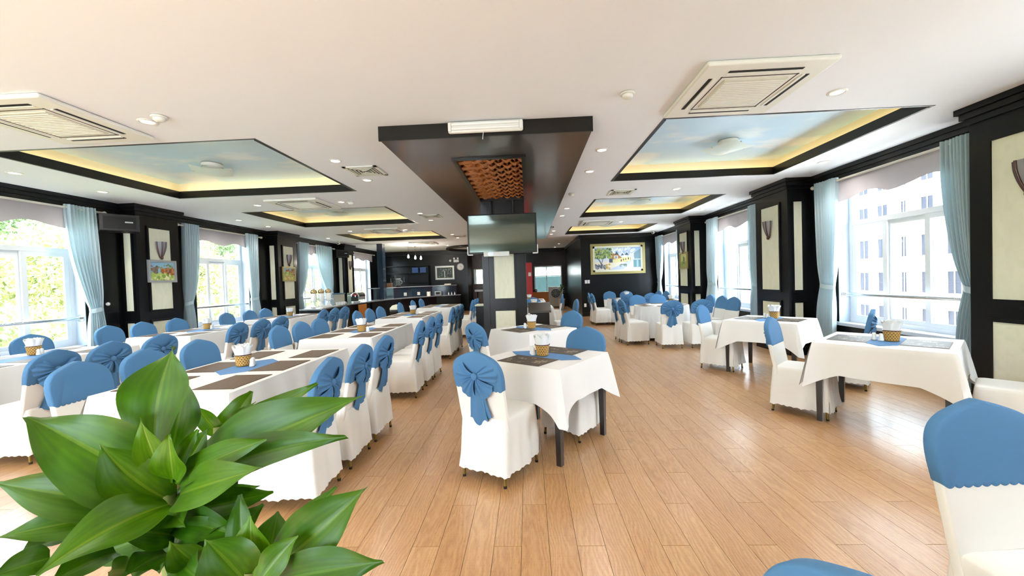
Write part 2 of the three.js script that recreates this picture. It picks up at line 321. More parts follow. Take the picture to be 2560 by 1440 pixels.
curtain(XRr, -1, 4.4, 4.74, 4.38, 4.52, 4.38, 4.64, 'curtain swept back against near right column');
curtain(XRr, -1, 10.72, 10.12, 10.69, 10.25, 10.75, 10.2, 'tied curtain on far side of middle right window');
curtain(XRr, -1, 8.4, 8.7, 8.38, 8.62, 8.36, 8.64, 'tied curtain on near side of middle right window');
curtain(XRr, -1, 14.85, 14.2, 14.75, 14.45, 14.85, 14.3, 'tied curtain next to the big painting wall');
curtain(XRr, -1, 12.3, 12.8, 12.28, 12.55, 12.28, 12.62, 'tied curtain on near side of far right window');
curtain(XLr, 1, 6.28, 5.86, 6.33, 6.16, 6.37, 6.08, 'bright curtain swept back beside the wall speaker');
curtain(XLr, 1, 7.96, 8.34, 7.92, 8.1, 7.9, 8.14, 'curtain tied beside the near left column');
curtain(XLr, 1, 10.26, 9.8, 10.18, 9.88, 10.24, 9.84, 'curtain tied before the second left column');
curtain(XLr, 1, 12.05, 12.65, 12.02, 12.2, 12.0, 12.25, 'curtain tied beside the second left painting');
curtain(XLr, 1, 14.15, 13.1, 14.18, 13.8, 14.2, 13.85, 'wide curtain swept back behind the drink dispensers');

// ---------- end walls ----------
struct('wall_back_right', rb(2.0, XR + 0.28, 0, CE + 0.3, 14.9, 15.05), M.dark, 'dark wood wall behind the large painting');
struct('trim_3', [rb(1.95, XR, CE - 0.07, CE, 14.83, 14.9), rb(1.97, XR, CE - 0.13, CE - 0.072, 14.85, 14.9), rb(1.93, 2.0, CE - 0.13, CE, 14.83, 20.6)], M.darkTrim);
struct('baseboard_back', rb(2.0, XR, 0, 0.14, 14.875, 14.9), M.dark);
struct('wall_passage', rb(2.0, 2.15, 0, CE + 0.3, 15.05, 20.75), M.dark);
struct('wall_far', [rb(-0.9, 0.33, 0, CE + 0.3, 20.6, 20.75), rb(1.76, 2.15, 0, CE + 0.3, 20.6, 20.75), rb(0.33, 1.76, 0, 0.7, 20.6, 20.75), rb(0.33, 1.76, 2.13, CE + 0.3, 20.6, 20.75), rb(-0.9, -0.75, 0, CE + 0.3, 20.6, 21.3)], M.darkTrim);
struct('wall_washroom', rb(-3.1, -0.75, 0, CE + 0.3, 21.3, 21.45), M.tile);
struct('wall_bar', [rb(XL - 0.28, -3.0, 0, CE + 0.3, 19.6, 19.75), rb(-3.1, -3.0, 0, CE + 0.3, 19.75, 21.45)], M.dark);
struct('trim_4', [rb(XL, -3.0, CE - 0.2, CE, 19.5, 19.6), rb(0.3, 2.0, CE - 0.16, CE - 0.05, 20.54, 20.6)], M.darkTrim);
{ // window in the far passage
  const o = thing('window_' + (++wn), 'grey framed passage window above the air cooler', 'window'); o.userData.kind = 'structure';
  mesh('window_frame', [rb(0.33, 1.76, 2.07, 2.13, 20.58, 20.66), rb(0.33, 1.76, 0.7, 0.75, 20.58, 20.66), rb(0.33, 0.38, 0.7, 2.13, 20.58, 20.66), rb(1.71, 1.76, 0.7, 2.13, 20.58, 20.66), rb(0.95, 0.99, 0.75, 2.07, 20.6, 20.65), rb(0.38, 1.71, 1.58, 1.62, 20.6, 20.65)], M.silver, o);
  const tint = phy({ color: 0xb9c8c8, roughness: 0.05, transmission: 1, thickness: 0 });
  for (const [a, b] of [[0.38, 0.95], [0.99, 1.71]]) for (const [c, d] of [[0.75, 1.58], [1.62, 2.07]]) mesh('pane', rb(a, b, c, d, 20.62, 20.63), c < 1 ? tint : M.glass, o);
}
// the wall behind the viewer, with windows
struct('wall_behind', [rb(XL - 0.28, XR + 0.28, 0, 0.62, D0 - 0.2, D0), rb(XL - 0.28, XR + 0.28, 2.78, CE + 0.3, D0 - 0.2, D0), ...[[-7.6, -6.6], [-4.4, -3.6], [-1.4, 5.2]].map(([a, b]) => rb(a, b, 0, CE + 0.3, D0 - 0.2, D0))], M.dark);
[[-6.6, -4.4], [-3.6, -1.4]].forEach(([a, b], i) => {
  const o = thing('window_' + (++wn), 'wide window in the wall behind the viewer, number ' + (i + 1), 'window'); o.userData.kind = 'structure';
  mesh('window_frame', [rb(a, b, 0.62, 0.68, -3.15, -3.05), rb(a, b, 2.72, 2.78, -3.15, -3.05), rb(a, a + 0.05, 0.68, 2.72, -3.15, -3.05), rb(b - 0.05, b, 0.68, 2.72, -3.15, -3.05), rb((a + b) / 2 - 0.03, (a + b) / 2 + 0.03, 0.68, 2.72, -3.15, -3.05)], M.frame, o);
  mesh('pane', rb(a + 0.05, (a + b) / 2 - 0.03, 0.68, 2.72, -3.105, -3.095), M.glass, o); mesh('pane', rb((a + b) / 2 + 0.03, b - 0.05, 0.68, 2.72, -3.105, -3.095), M.glass, o);
});

// ---------- ceiling with six lit trays ----------
const TR = [[-5.93, -2.83, 4.08, 6.56, 'near left'], [-5.9, -2.85, 7.97, 10.32, 'middle left'], [-5.92, -2.88, 12.0, 14.25, 'far left'], [1.42, 4.06, 4.08, 6.64, 'near right'], [1.4, 4.03, 8.11, 10.45, 'middle right'], [1.38, 4.02, 12.25, 14.4, 'far right']];
{
  const s = new THREE.Shape(); s.moveTo(XL - 0.3, D0 - 0.2); s.lineTo(XR + 0.3, D0 - 0.2); s.lineTo(XR + 0.3, D1); s.lineTo(XL - 0.3, D1); s.closePath();
  for (const [a, b, c, d] of TR) { const h = new THREE.Path(); h.moveTo(a, c); h.lineTo(a, d); h.lineTo(b, d); h.lineTo(b, c); h.closePath(); s.holes.push(h); }
  struct('ceiling', new THREE.ExtrudeGeometry(s, { depth: 0.05, bevelEnabled: false }).rotateX(-Math.PI / 2).translate(0, CE, 0), M.ceiling, 'white plaster ceiling');
  for (const [a, b, c, d, where] of TR) {
    const o = thing('ceiling_tray', `${where} recessed ceiling tray printed with clouds and lit cove`, 'ceiling tray', 0, 0, 0, 0, 'ceiling trays'); o.userData.kind = 'structure';
    const e = 0.15, H = 3.335, w = 0.022;
    mesh('riser', [rb(a - e - 0.03, a - e, CE + 0.05, H + 0.04, c - e, d + e), rb(b + e, b + e + 0.03, CE + 0.05, H + 0.04, c - e, d + e), rb(a - e, b + e, CE + 0.05, H + 0.04, c - e - 0.03, c - e), rb(a - e, b + e, CE + 0.05, H + 0.04, d + e, d + e + 0.03)], M.cove, o);
    const pg = new THREE.BoxGeometry(b - a + 2 * e, 0.03, d - c + 2 * e).translate((a + b) / 2, H + 0.02, -(c + d) / 2); mesh('sky_panel', pg, M.sky, o).userData.label = 'pale blue panel printed with clouds';
    mesh('trim', [rb(a, a + w, CE - 0.004, CE + 0.115, c, d), rb(b - w, b, CE - 0.004, CE + 0.115, c, d), rb(a + w, b - w, CE - 0.004, CE + 0.115, c, c + w), rb(a + w, b - w, CE - 0.004, CE + 0.115, d - w, d), rb(a + w, b - w, CE - 0.006, CE + 0.02, d - 0.04, d - w), rb(a + w, a + 0.04, CE - 0.006, CE + 0.02, c + 0.04, d - 0.04), rb(b - 0.04, b - w, CE - 0.006, CE + 0.02, c + 0.04, d - 0.04)], M.darkTrim, o);
    const y = CE + 0.065;
    for (const [x0, x1, z0, z1, nx, nz] of [[a - 0.06, a - 0.04, c, d, -1, 0], [b + 0.04, b + 0.06, c, d, 1, 0], [a, b, c - 0.06, c - 0.04, 0, -1], [a, b, d + 0.04, d + 0.06, 0, 1]]) {
      mesh('light_strip', rb(x0, x1, CE + 0.052, CE + 0.064, z0, z1), M.led, o);
      const L = nx ? z1 - z0 : x1 - x0, l = new THREE.RectAreaLight(new THREE.Color(1, 0.76, 0.38), COVE, L, 0.03);
      l.position.set((x0 + x1) / 2 + nx * 0.005, y + 0.02, -((z0 + z1) / 2) - nz * 0.005); l.lookAt(l.position.x + nx, l.position.y + 0.05, l.position.z - nz); scene.add(l);
    }
    // glass plate ceiling lamp
    const f = thing('ceiling_lamp', `square frosted glass ceiling lamp in ${where} tray`, 'ceiling lamp', (a + b) / 2 + (a < 0 ? -0.25 : 0.15), H, -((c + d) / 2 + 0.38), 0, 'glass ceiling lamps');
    mesh('base', lathe([[0, 0.004], [0.13, 0.004], [0.135, -0.02], [0.12, -0.07], [0, -0.075]]), M.white, f);
    mesh('glass_plate', surf((u, v) => { const x = (u - 0.5) * 0.5, z = (v - 0.5) * 0.5, q = Math.max(Math.abs(u - 0.5), Math.abs(v - 0.5)) * 2; return [x, -0.125 + 0.05 * Math.pow(x * 4, 2) * 0.5 - 0.02 * (1 - q), z]; }, 16, 16).rotateY(0.6), M.frosted, f);
    for (let k = 0; k < 4; k++) { const th = 0.6 + k * Math.PI / 2 + Math.PI / 4; mesh('pin', [cyl(0.012, 0.012, 0.02, 0.25 * Math.cos(th), -0.1, 0.25 * Math.sin(th), 10), rod([0.09 * Math.cos(th), -0.05, 0.09 * Math.sin(th)], [0.25 * Math.cos(th), -0.095, 0.25 * Math.sin(th)], 0.004)], M.silver, f); }
  }
}

// ---------- dark boxed beam with lattice light ----------
{
  const o = thing('beam', 'glossy dark mahogany ceiling beam running down the room', 'beam'); o.userData.kind = 'structure';
  mesh('box', [rb(-1.45, -0.82, 2.92, CE, 3.95, 14.4), rb(-0.02, 0.68, 2.92, CE, 3.95, 14.4), rb(-0.82, -0.02, 2.92, CE, 3.95, 4.68), rb(-0.82, -0.02, 2.92, CE, 7.1, 14.4)], M.mahogany, o);
  mesh('fascia', rb(-1.455, 0.685, 2.905, CE, 3.93, 3.95), M.darkTrim, o);
  const l = thing('lattice_panel', 'woven wooden lattice panel set in the dark ceiling beam', 'ceiling panel');
  mesh('frame', [rb(-0.86, 0.02, 2.9, 2.925, 4.64, 4.69), rb(-0.86, 0.02, 2.9, 2.925, 7.09, 7.14), rb(-0.86, -0.81, 2.9, 2.925, 4.69, 7.09), rb(-0.03, 0.02, 2.9, 2.925, 4.69, 7.09)], M.darkTrim, l);
  mesh('backing', rb(-0.82, -0.02, 3.01, 3.03, 4.68, 7.1), M.slatWood2, l);
  const n = 8, P = 0.8 / n, rows = 19, R = 2.41 / rows;
  const strip = (ph) => new THREE.ExtrudeGeometry((() => { const s = new THREE.Shape(), N = 48; for (let i = 0; i <= N; i++) { const x = -0.4 + 0.8 * i / N; s.lineTo(x, 0.03 * Math.cos((x / P + ph) * Math.PI)); } for (let i = N; i >= 0; i--) { const x = -0.4 + 0.8 * i / N; s.lineTo(x, 0.03 * Math.cos((x / P + ph) * Math.PI) + 0.006); } return s; })(), { depth: R * 0.86, bevelEnabled: false });
  const sg = [strip(0), strip(1)];
  for (let k = 0; k < rows; k++) mesh('slat', sg[k % 2], k % 2 ? M.slatWood : M.slatWood, l).position.set(-0.42, 2.955, -(4.69 + (k + 0.95) * R));
  for (let k = 0; k <= n; k++) mesh('batten', rb(-0.82 + k * P - 0.006, -0.82 + k * P + 0.006, 2.94, 2.995, 4.69, 7.09), M.slatWood2, l);
  const f = thing('fluorescent_lamp', 'white fluorescent light fitting on the beam end', 'lamp', -0.37, 2.985, -3.9);
  mesh('housing', rbox(0.74, 0.11, 0.05, 0.02), M.offwhite, f);
  for (const y of [0.022, -0.022]) mesh('tube', rod([-0.33, y, 0.035], [0.33, y, 0.035], 0.013, 12), M.white, f);
  for (const x of [-0.35, 0.35]) mesh('end_cap', rbox(0.035, 0.09, 0.06, 0.012, x, 0, 0.012), M.offwhite, f);
  mesh('pull_cord', rod([-0.02, -0.05, 0.02], [-0.03, -0.13, 0.02], 0.003, 6), M.offwhite, f);
}
// round dark ring on the far ceiling
tag(mesh('ceiling_ring', new THREE.TorusGeometry(1.35, 0.06, 10, 64).rotateX(Math.PI / 2).translate(-2.35, 2.99, -18.3), M.darkTrim), 'round dark ring hung flat on the far ceiling', 'ceiling ring');

// ---------- ceiling fittings ----------
const downSpots = [[-5.1, 7.34], [-3.48, 7.35], [-2.4, 8.9], [-2.41, 9.93], [-5.15, 11.35], [-3.56, 11.51], [-2.48, 13.12], [-2.48, 14.13], [-5.27, 15.57], [-3.42, 16.91], [-6.6, 8.83], [-6.64, 9.92], [-6.6, 12.88], [-6.57, 5.9], [-6.53, 4.82], [-2.39, 4.93], [-2.38, 5.9], [-3.48, 3.55],
  [0.97, 4.98], [0.97, 5.96], [0.93, 9.02], [0.91, 10.05], [0.9, 13.18], [0.88, 14.11], [1.46, 18.13], [1.41, 20.0], [2.81, 3.67], [2.79, 7.44], [2.74, 11.58], [4.4, 6.02], [4.34, 9.92], [-2.4, 1.2], [0.95, 1.2], [0.95, -0.6], [-2.4, -0.6], [3.2, 0.4], [-4.6, 0.4]];
{
  const ring = lathe([[0.055, 0], [0.075, 0], [0.078, -0.004], [0.06, -0.012], [0.052, -0.004]], 24), face = cyl(0.053, 0.053, 0.004, 0, -0.004, 0, 20);
  downSpots.forEach(([x, d], i) => {
    const near = downSpots.map((q, k) => [k, Math.hypot(q[0] - x, q[1] - d)]).sort((p, q) => p[1] - q[1]);
    const side = x < -6 ? 'along left window wall' : x < -5.2 ? 'left of the bar vent' : x < -4 ? 'over the window row' : x < -2.9 ? 'beside a smoke detector' : x < -1 ? 'on aisle strip left of beam' : x < 1.5 ? 'on aisle strip right of beam' : x > 4.2 ? 'along right window wall' : 'between the right trays';
    const same = downSpots.filter((q) => Math.abs(q[0] - x) < 0.6).sort((p, q) => p[1] - q[1]).findIndex((q) => q[1] === d);
    const o = thing('downlight', `round recessed downlight ${side}, ${['first', 'second', 'third', 'fourth', 'fifth', 'sixth', 'seventh', 'eighth', 'ninth', 'tenth'][same]} from the front`, 'downlight', x, CE, -d, 0, 'recessed downlights');
    mesh('trim_ring', ring, M.white, o); mesh('lamp_face', face, M.lamp, o);
    const l = new THREE.SpotLight(new THREE.Color(1, 0.94, 0.86), SPOT, 0, 1.25, 0.7, 2); l.position.set(x, CE - 0.03, -d); l.target.position.set(x, 0, -d); l.castShadow = true; l.shadow.radius = 2.5; scene.add(l, l.target);
  });
}
const cassettes = [[1.87, 3.5, 'before near right tray'], [-4.24, 3.42, 'before near left tray'], [-4.2, 7.36, 'between near and middle left trays'], [-4.1, 11.45, 'between middle and far left trays'], [2.05, 11.5, 'between middle and far right trays'], [-4.1, 15.6, 'beyond the far left tray']];
for (const [x, d, w] of cassettes) {
  const o = thing('air_conditioner', `square ceiling air conditioner cassette ${w}`, 'air conditioner', x, CE - 0.003, -d, 0, 'ceiling air conditioners');
  mesh('panel', rbox(0.97, 0.04, 0.97, 0.018, 0, -0.018, 0, 3), M.offwhite, o);
  mesh('grille', rbox(0.5, 0.012, 0.5, 0.005, 0, -0.041, 0), M.acGrille, o);
  for (let k = 0; k < 14; k++) mesh('grille_bar', bx(0.47, 0.006, 0.012, 0, -0.049, -0.215 + k * 0.033), M.offwhite, o);
  for (let k = 0; k < 4; k++) { const a = k * Math.PI / 2; mesh('slot', bx(0.56, 0.004, 0.028, 0, -0.039, 0.375).rotateY(a), M.slot, o); mesh('louver', bx(0.56, 0.008, 0.022, 0, -0.041, 0.343).rotateY(a), M.offwhite, o); mesh('groove', bx(0.6, 0.003, 0.006, 0, -0.0395, 0.292).rotateY(a), M.slot, o); }
}
for (const [x, d, w] of [[-2.2, 5.42, 'near, left of beam'], [1.8, 7.52, 'between near and middle right trays'], [-2.25, 9.35, 'left of beam by middle tray'], [-2.3, 13.6, 'left of beam by far tray'], [-5.0, 17.0, 'over the bar']]) {
  const o = thing('air_vent', `square white ceiling diffuser ${w}`, 'air vent', x, CE, -d, 0, 'ceiling diffusers'), fr = (q, y, t) => [bx(q, 0.012, t, 0, y, q / 2 - t / 2), bx(q, 0.012, t, 0, y, -q / 2 + t / 2), bx(t, 0.012, q, q / 2 - t / 2, y, 0), bx(t, 0.012, q, -q / 2 + t / 2, y, 0)];
  mesh('backing', bx(0.42, 0.004, 0.42, 0, -0.002, 0), M.slot, o); mesh('frame', fr(0.46, -0.008, 0.045), M.offwhite, o);
  for (let k = 0; k < 4; k++) mesh('louver', fr(0.34 - k * 0.08, -0.012, 0.016), M.acGrille, o);
}
for (const [x, d, w] of [[0.91, 3.48, 'in front of the right cassette'], [-3.28, 3.46, 'beside near left downlight'], [-3.33, 7.42, 'beside second left downlight'], [-3.33, 11.49, 'beside far left downlight'], [0.87, 7.48, 'right of the beam']]) {
  const o = thing('smoke_detector', `round white smoke detector ${w}`, 'smoke detector', x, CE, -d, 0, 'smoke detectors');
  mesh('base', lathe([[0, 0], [0.062, 0], [0.064, -0.012], [0.058, -0.02], [0, -0.02]], 24), M.offwhite, o); mesh('chamber', lathe([[0.045, -0.02], [0.046, -0.034], [0.03, -0.048], [0, -0.05]], 24), M.offwhite, o);
}
for (const [x, d, a, w] of [[0.73, 11.6, 0.5, 'right of the beam'], [-6.72, 13.9, 0.3, 'over the left windows'], [4.5, 14.2, -0.4, 'in the far right corner']]) {
  const o = thing('security_camera', `white bullet security camera ${w}`, 'camera', x, CE, -d, a, 'security cameras');
  mesh('mount', [cyl(0.04, 0.045, 0.015, 0, -0.008, 0), rod([0, 0, 0], [0, -0.07, 0.02], 0.012)], M.white, o); mesh('body', rod([0, -0.07, -0.05], [-0.02, -0.095, 0.13], 0.035, 16), M.white, o); mesh('lens', rod([-0.02, -0.095, 0.13], [-0.021, -0.096, 0.137], 0.025, 14), M.black, o);
}

// ---------- chairs ----------
function chairParts() {
  const lean = (y) => -0.2 - 0.19 * (y - 0.45);
  const outline = (e, yb, scallop) => {
    const s = new THREE.Shape(), hw = 0.198 + e;
    s.moveTo(hw, yb); s.lineTo(hw + 0.004, 0.76); s.bezierCurveTo(hw + 0.006, 0.84, hw - 0.008, 0.882 + e, 0.13, 0.914 + e); s.quadraticCurveTo(0.06, 0.944 + e, 0, 0.957 + e);
    s.quadraticCurveTo(-0.06, 0.944 + e, -0.13, 0.914 + e); s.bezierCurveTo(-hw + 0.008, 0.882 + e, -hw - 0.006, 0.84, -hw - 0.004, 0.76); s.lineTo(-hw, yb);
    if (scallop) { const n = 12; for (let i = 0; i < n; i++) { const x0 = -hw + 2 * hw * i / n, x1 = -hw + 2 * hw * (i + 1) / n; s.quadraticCurveTo((x0 + x1) / 2, yb - 0.024, x1, yb); } } else s.closePath();
    return s;
  };
  const slab = (e, yb, th, bev, sc) => {
    const g = new THREE.ExtrudeGeometry(outline(e, yb, sc), { depth: th, bevelEnabled: true, bevelSize: bev, bevelThickness: bev, bevelSegments: 3, curveSegments: 14 }).translate(0, 0, -th / 2), p = g.attributes.position;
    for (let i = 0; i < p.count; i++) p.setZ(i, p.getZ(i) + lean(p.getY(i)));
    g.computeVertexNormals(); return toCreasedNormals(g, 0.9);
  };
  // skirt and seat: rings round a rounded rectangle
  const N = 120, rowsY = [];
  const hx = 0.2, zf = 0.232, zb = -0.236, rad = 0.035;
  const rect = (u, gx, gf, gb) => { // perimeter point at u
    const W = 2 * (hx + gx), f = zf + gf, b = zb - gb, Dp = f - b, T = 2 * (W + Dp); let s = u * T; const cz = (f + b) / 2;
    let x, z; if (s < W) { x = -W / 2 + s; z = Dp / 2; } else if (s < W + Dp) { x = W / 2; z = Dp / 2 - (s - W); } else if (s < 2 * W + Dp) { x = W / 2 - (s - W - Dp); z = -Dp / 2; } else { x = -W / 2; z = -Dp / 2 + (s - 2 * W - Dp); }
    const ax = W / 2 - Math.abs(x), az = Dp / 2 - Math.abs(z); let px = x, pz = z;
    if (ax < rad && az < rad) { const vx = rad - ax, vz = rad - az, l = Math.hypot(vx, vz) || 1, k = rad / l; px = Math.sign(x) * (W / 2 - rad + vx * k); pz = Math.sign(z) * (Dp / 2 - rad + vz * k); }
    return [px, pz + cz];
  };
  const skirt = surf((u, v) => {
    let y, g = 0, a = 0;
    if (v < 0.25) { const q = v / 0.25; y = 0.484 - 0.02 * (1 - Math.cos(q * Math.PI / 2)); g = -0.05 * (1 - Math.sin(q * Math.PI / 2)); }
    else { const q = (v - 0.25) / 0.75; const hem = 0.075 + 0.012 * Math.abs(Math.sin(u * 64 * Math.PI / 2)) * 1; y = 0.464 + (hem - 0.464) * q; g = 0.018 * q; a = q; }
    const [x, z] = rect(u, g, g + 0.008 * a, g * 1.3);
    const wr = (0.010 * Math.sin(u * 38) + 0.007 * Math.sin(u * 83 + 1.3 + 2 * v) + 0.006 * Math.sin(u * 21 + v * 9)) * a, l = Math.hypot(x, z) || 1;
    return [x + x / l * wr, y, z + z / l * wr * (z > 0 ? 1.2 : 0.7), u * 2, v];
  }, N, 14, true);
  const seat = surf((u, v) => { const [x, z] = rect(u, -0.05, -0.05, -0.05); return [x * v, 0.484 + 0.006 * (1 - v * v), z * v - 0.002 * (1 - v)]; }, N, 3, true);
  const cover = merge([slab(0, 0.4, 0.02, 0.009, false), skirt, seat]);
  const cap = slab(0.005, 0.705, 0.028, 0.01, true);
  // bow on the rear (towards -z)
  const zB = lean(0.79) - 0.034;
  const lobe = (s, up) => surf((u, v) => {
    const a0 = up ? -0.22 : -1.45, a1 = up ? 0.72 : -0.4, th = a0 + (a1 - a0) * u, L = (up ? 0.155 : 0.14) * (0.9 + 0.14 * Math.sin(u * Math.PI)), r = 0.012 + L * v;
    const z = 0.014 + (up ? 0.034 : 0.024) * Math.sin(Math.pow(v, 0.7) * Math.PI * 0.97) + 0.0085 * Math.cos(u * Math.PI * 6 + (up ? 0 : 1)) * Math.sin(v * Math.PI * 0.8) - 0.012 * Math.pow(Math.abs(u - 0.5) * 2, 3) * v;
    return [s * r * Math.cos(th), r * Math.sin(th) * 1.02 + 0.004, -z];
  }, 30, 16);
  const knot = new THREE.SphereGeometry(0.024, 14, 10).scale(1.1, 1, 0.8).translate(0, 0, -0.03);
  const bow = merge([lobe(1, true), lobe(-1, true), lobe(1, false), lobe(-1, false), knot]).scale(1.12, 1.12, 1).translate(0, 0.79, zB + 0.022);
  const tail = (s, len) => surf((u, v) => { const w = 0.03 + 0.06 * Math.pow(v, 0.8), x = (u - 0.5) * 2 * w + s * 0.018 * v, tip = v > 0.85 ? (Math.abs(u - 0.5) * 2) : 0, y = 0.79 - 0.015 - len * v * (1 - 0.13 * (v > 0.8 ? (v - 0.8) / 0.2 : 0) * Math.abs(u - 0.5) * 2); return [x, y, lean(y) - 0.027 - 0.014 * Math.sin(v * 2.4) - 0.012 * Math.cos(u * 9 + s) * v - (s > 0 ? 0.006 : 0)]; }, 16, 14);
  const leg = (sx, z0, z1) => { const g = new THREE.CylinderGeometry(0.016, 0.011, 0.42, 10), p = g.attributes.position; g.translate(0, 0.225, 0); for (let i = 0; i < p.count; i++) { const t = p.getY(i) / 0.435; p.setX(i, p.getX(i) + sx * (0.185 - 0.012 * t)); p.setZ(i, p.getZ(i) + z1 + (z0 - z1) * t); } g.computeVertexNormals(); return g; };
  const foot = (sx, z1) => cyl(0.0125, 0.0125, 0.018, sx * 0.185, 0.009, z1, 10);
  return { cover, cap, bow, tails: [tail(-1, 0.32), tail(1, 0.36)], legs: [[1, 0.2, 0.225], [-1, 0.2, 0.225], [1, -0.2, -0.235], [-1, -0.2, -0.235]].map(([s, a, b]) => [leg(s, a, b), foot(s, b)]) };
}
const CP = chairParts();
const chair0 = (() => {
  const o = new THREE.Group();
  mesh('slipcover', CP.cover, M.cover, o); mesh('back_cap', CP.cap, M.blue, o).userData.label = 'blue scalloped cap over the backrest';
  const b = mesh('bow', CP.bow, M.blue, o); b.userData.label = 'blue bow tied behind the backrest'; for (const t of CP.tails) mesh('bow_tail', t, M.blue, b);
  for (const [l, f] of CP.legs) { const q = mesh('leg', l, M.gold, o); mesh('foot', f, M.rubber, q); }
  return o;
})();
// chair given by the top of its back (x, depth) and the direction it faces (x, depth)
function chair(px, pd, fx, fd, label, group) {
  const l = Math.hypot(fx, fd); fx /= l; fd /= l;
  const o = chair0.clone(); o.name = numbered('banquet_chair'); scene.add(o);
  o.position.set(px + fx * 0.3, 0, -(pd + fd * 0.3)); o.rotation.y = Math.atan2(fx, -fd);
  tag(o, label, 'chair', group); return o;
}
// ---------- tables ----------
function clothGeo(W, L, drop, { tip = 0.09, wave = 0.008, seed: sd = 0, flare = 0.03, dropLeft = 0 } = {}) { // local: W along x, L along z, top at y 0
  const per = 2 * (W + L), N = 280, R = 0.02;
  const at = (u) => { let s = u * per; const h = W / 2, k = L / 2; let x, z, nx = 0, nz = 0; if (s < W) { x = -h + s; z = k; nz = 1; } else if ((s -= W) < L) { x = h; z = k - s; nx = 1; } else if ((s -= L) < W) { x = h - s; z = -k; nz = -1; } else { s -= W; x = -h; z = -k + s; nx = -1; }
    const cd = Math.hypot(h - Math.abs(x), k - Math.abs(z)); return [x, z, nx, nz, cd]; };
  const g = surf((u, v) => {
    const [x, z, nx, nz, cd] = at(u); const c = Math.pow(Math.max(0, 1 - cd / (0.62 * drop + 0.03)), 1.15), dx = Math.sign(x) * 0.7071, dz = Math.sign(z) * 0.7071;
    if (v < 0.2) { const q = v / 0.2; return [x * q, 0, z * q]; }
    const dr = nx < 0 && dropLeft ? dropLeft : drop, q = (v - 0.2) / 0.8, wv = wave * q * (Math.sin(u * per * 14 + sd) + 0.7 * Math.sin(u * per * 27 + sd * 2)), ed = Math.min(1, q * 12);
    const out = 0.006 * ed + flare * q * (0.5 + 0.5 * q) + wv * (1 - c), oc = c * q * 0.085, pull = -Math.sin(Math.min(1, c * 1.15) * Math.PI) * 0.028 * q;
    return [x + nx * (out + pull) + dx * oc, -0.004 * ed - dr * q - tip * c * q * q + 0.010 * q * q * Math.sin(u * per * 3 + sd) * (1 - c), z + nz * (out + pull) + dz * oc, u * per, v];
  }, N, 20, true);
  return toCreasedNormals(g, 0.7);
}
const TOP = 0.762;
function rectTable(x, d, W, L, turn, drop, tl, cl, opt = {}) {
  const t = thing('dining_table', tl, 'table', x, 0, -d, turn, opt.group ?? 'dining tables');
  mesh('tabletop', rbox(W - 0.012, 0.035, L - 0.012, 0.008, 0, TOP - 0.02, 0), M.ebony, t);
  mesh('apron', [bx(W - 0.14, 0.08, 0.02, 0, TOP - 0.08, L / 2 - 0.06), bx(W - 0.14, 0.08, 0.02, 0, TOP - 0.08, -L / 2 + 0.06), bx(0.02, 0.08, L - 0.14, W / 2 - 0.06, TOP - 0.08, 0), bx(0.02, 0.08, L - 0.14, -W / 2 + 0.06, TOP - 0.08, 0)], M.ebony, t);
  for (const sx of [-1, 1]) for (const sz of [-1, 1]) { const g = new THREE.CylinderGeometry(0.04, 0.03, TOP - 0.03, 4, 1).rotateY(Math.PI / 4).translate(sx * (W / 2 - 0.045), (TOP - 0.03) / 2, sz * (L / 2 - 0.045)); mesh('leg', toCreasedNormals(g, 0.3), M.ebony, t); }
  const c = tag(mesh('tablecloth', clothGeo(W, L, drop, { seed: x * 7 + d, ...opt }), M.cloth), cl, 'tablecloth', 'white tablecloths');
  c.position.set(x, TOP + 0.006, -d); c.rotation.y = turn; return t;
}
const CLOTH = TOP + 0.0075;
const matGeo = new THREE.BoxGeometry(0.3, 0.003, 0.42); const matGeoS = new THREE.BoxGeometry(0.44, 0.003, 0.3), matGeoR = new THREE.BoxGeometry(0.32, 0.003, 0.22);
function place(name, geo, m, x, d, turn, label, cat, group, y = CLOTH + 0.0015) { const o = tag(mesh(name, geo, m), label, cat, group); o.position.set(x, y, -d); o.rotation.y = turn; return o; }
const runnerGeo = (w, l, tipL) => { const s = new THREE.Shape(); s.moveTo(-w / 2, -l / 2); s.lineTo(0, -l / 2 - tipL); s.lineTo(w / 2, -l / 2); s.lineTo(w / 2, l / 2); s.lineTo(0, l / 2 + tipL); s.lineTo(-w / 2, l / 2); s.closePath(); return new THREE.ExtrudeGeometry(s, { depth: 0.002, bevelEnabled: false }).rotateX(-Math.PI / 2); };
const RG = runnerGeo(0.34, 0.36, 0.15), RGs = runnerGeo(0.22, 0.5, 0.13);
const basketGeo = merge([surf((u, v) => { const r = 0.051 + 0.015 * v, th = -u * Math.PI * 2; return [Math.cos(th) * r, 0.002 + 0.098 * v, Math.sin(th) * r, u, v]; }, 40, 6, true), lathe([[0, 0.001], [0.051, 0.001], [0.052, 0.003]], 32), lathe([[0.063, 0.1], [0.049, 0.012], [0, 0.012]], 32)]), rimGeo = new THREE.TorusGeometry(0.066, 0.0045, 8, 32).rotateX(Math.PI / 2).translate(0, 0.1, 0), footGeo = new THREE.TorusGeometry(0.052, 0.004, 8, 32).rotateX(Math.PI / 2).translate(0, 0.005, 0);
const napGeo = (R, h, n, ph, fl) => surf((u, v) => { const th = u * Math.PI * 2, sc = Math.abs(Math.sin(th * n / 2 + ph)), r = R + fl * v * v + 0.006 * Math.sin(th * n + ph) * v; return [Math.cos(th) * r, 0.06 + (h + 0.024 * sc) * v, Math.sin(th) * r]; }, 90, 8, true);
const naps = [napGeo(0.057, 0.105, 7, 0, 0.022), napGeo(0.049, 0.112, 6, 1, 0.018), napGeo(0.04, 0.112, 6, 2, 0.012), napGeo(0.028, 0.11, 5, 0.5, 0.008), napGeo(0.012, 0.112, 4, 0.2, 0.006)];
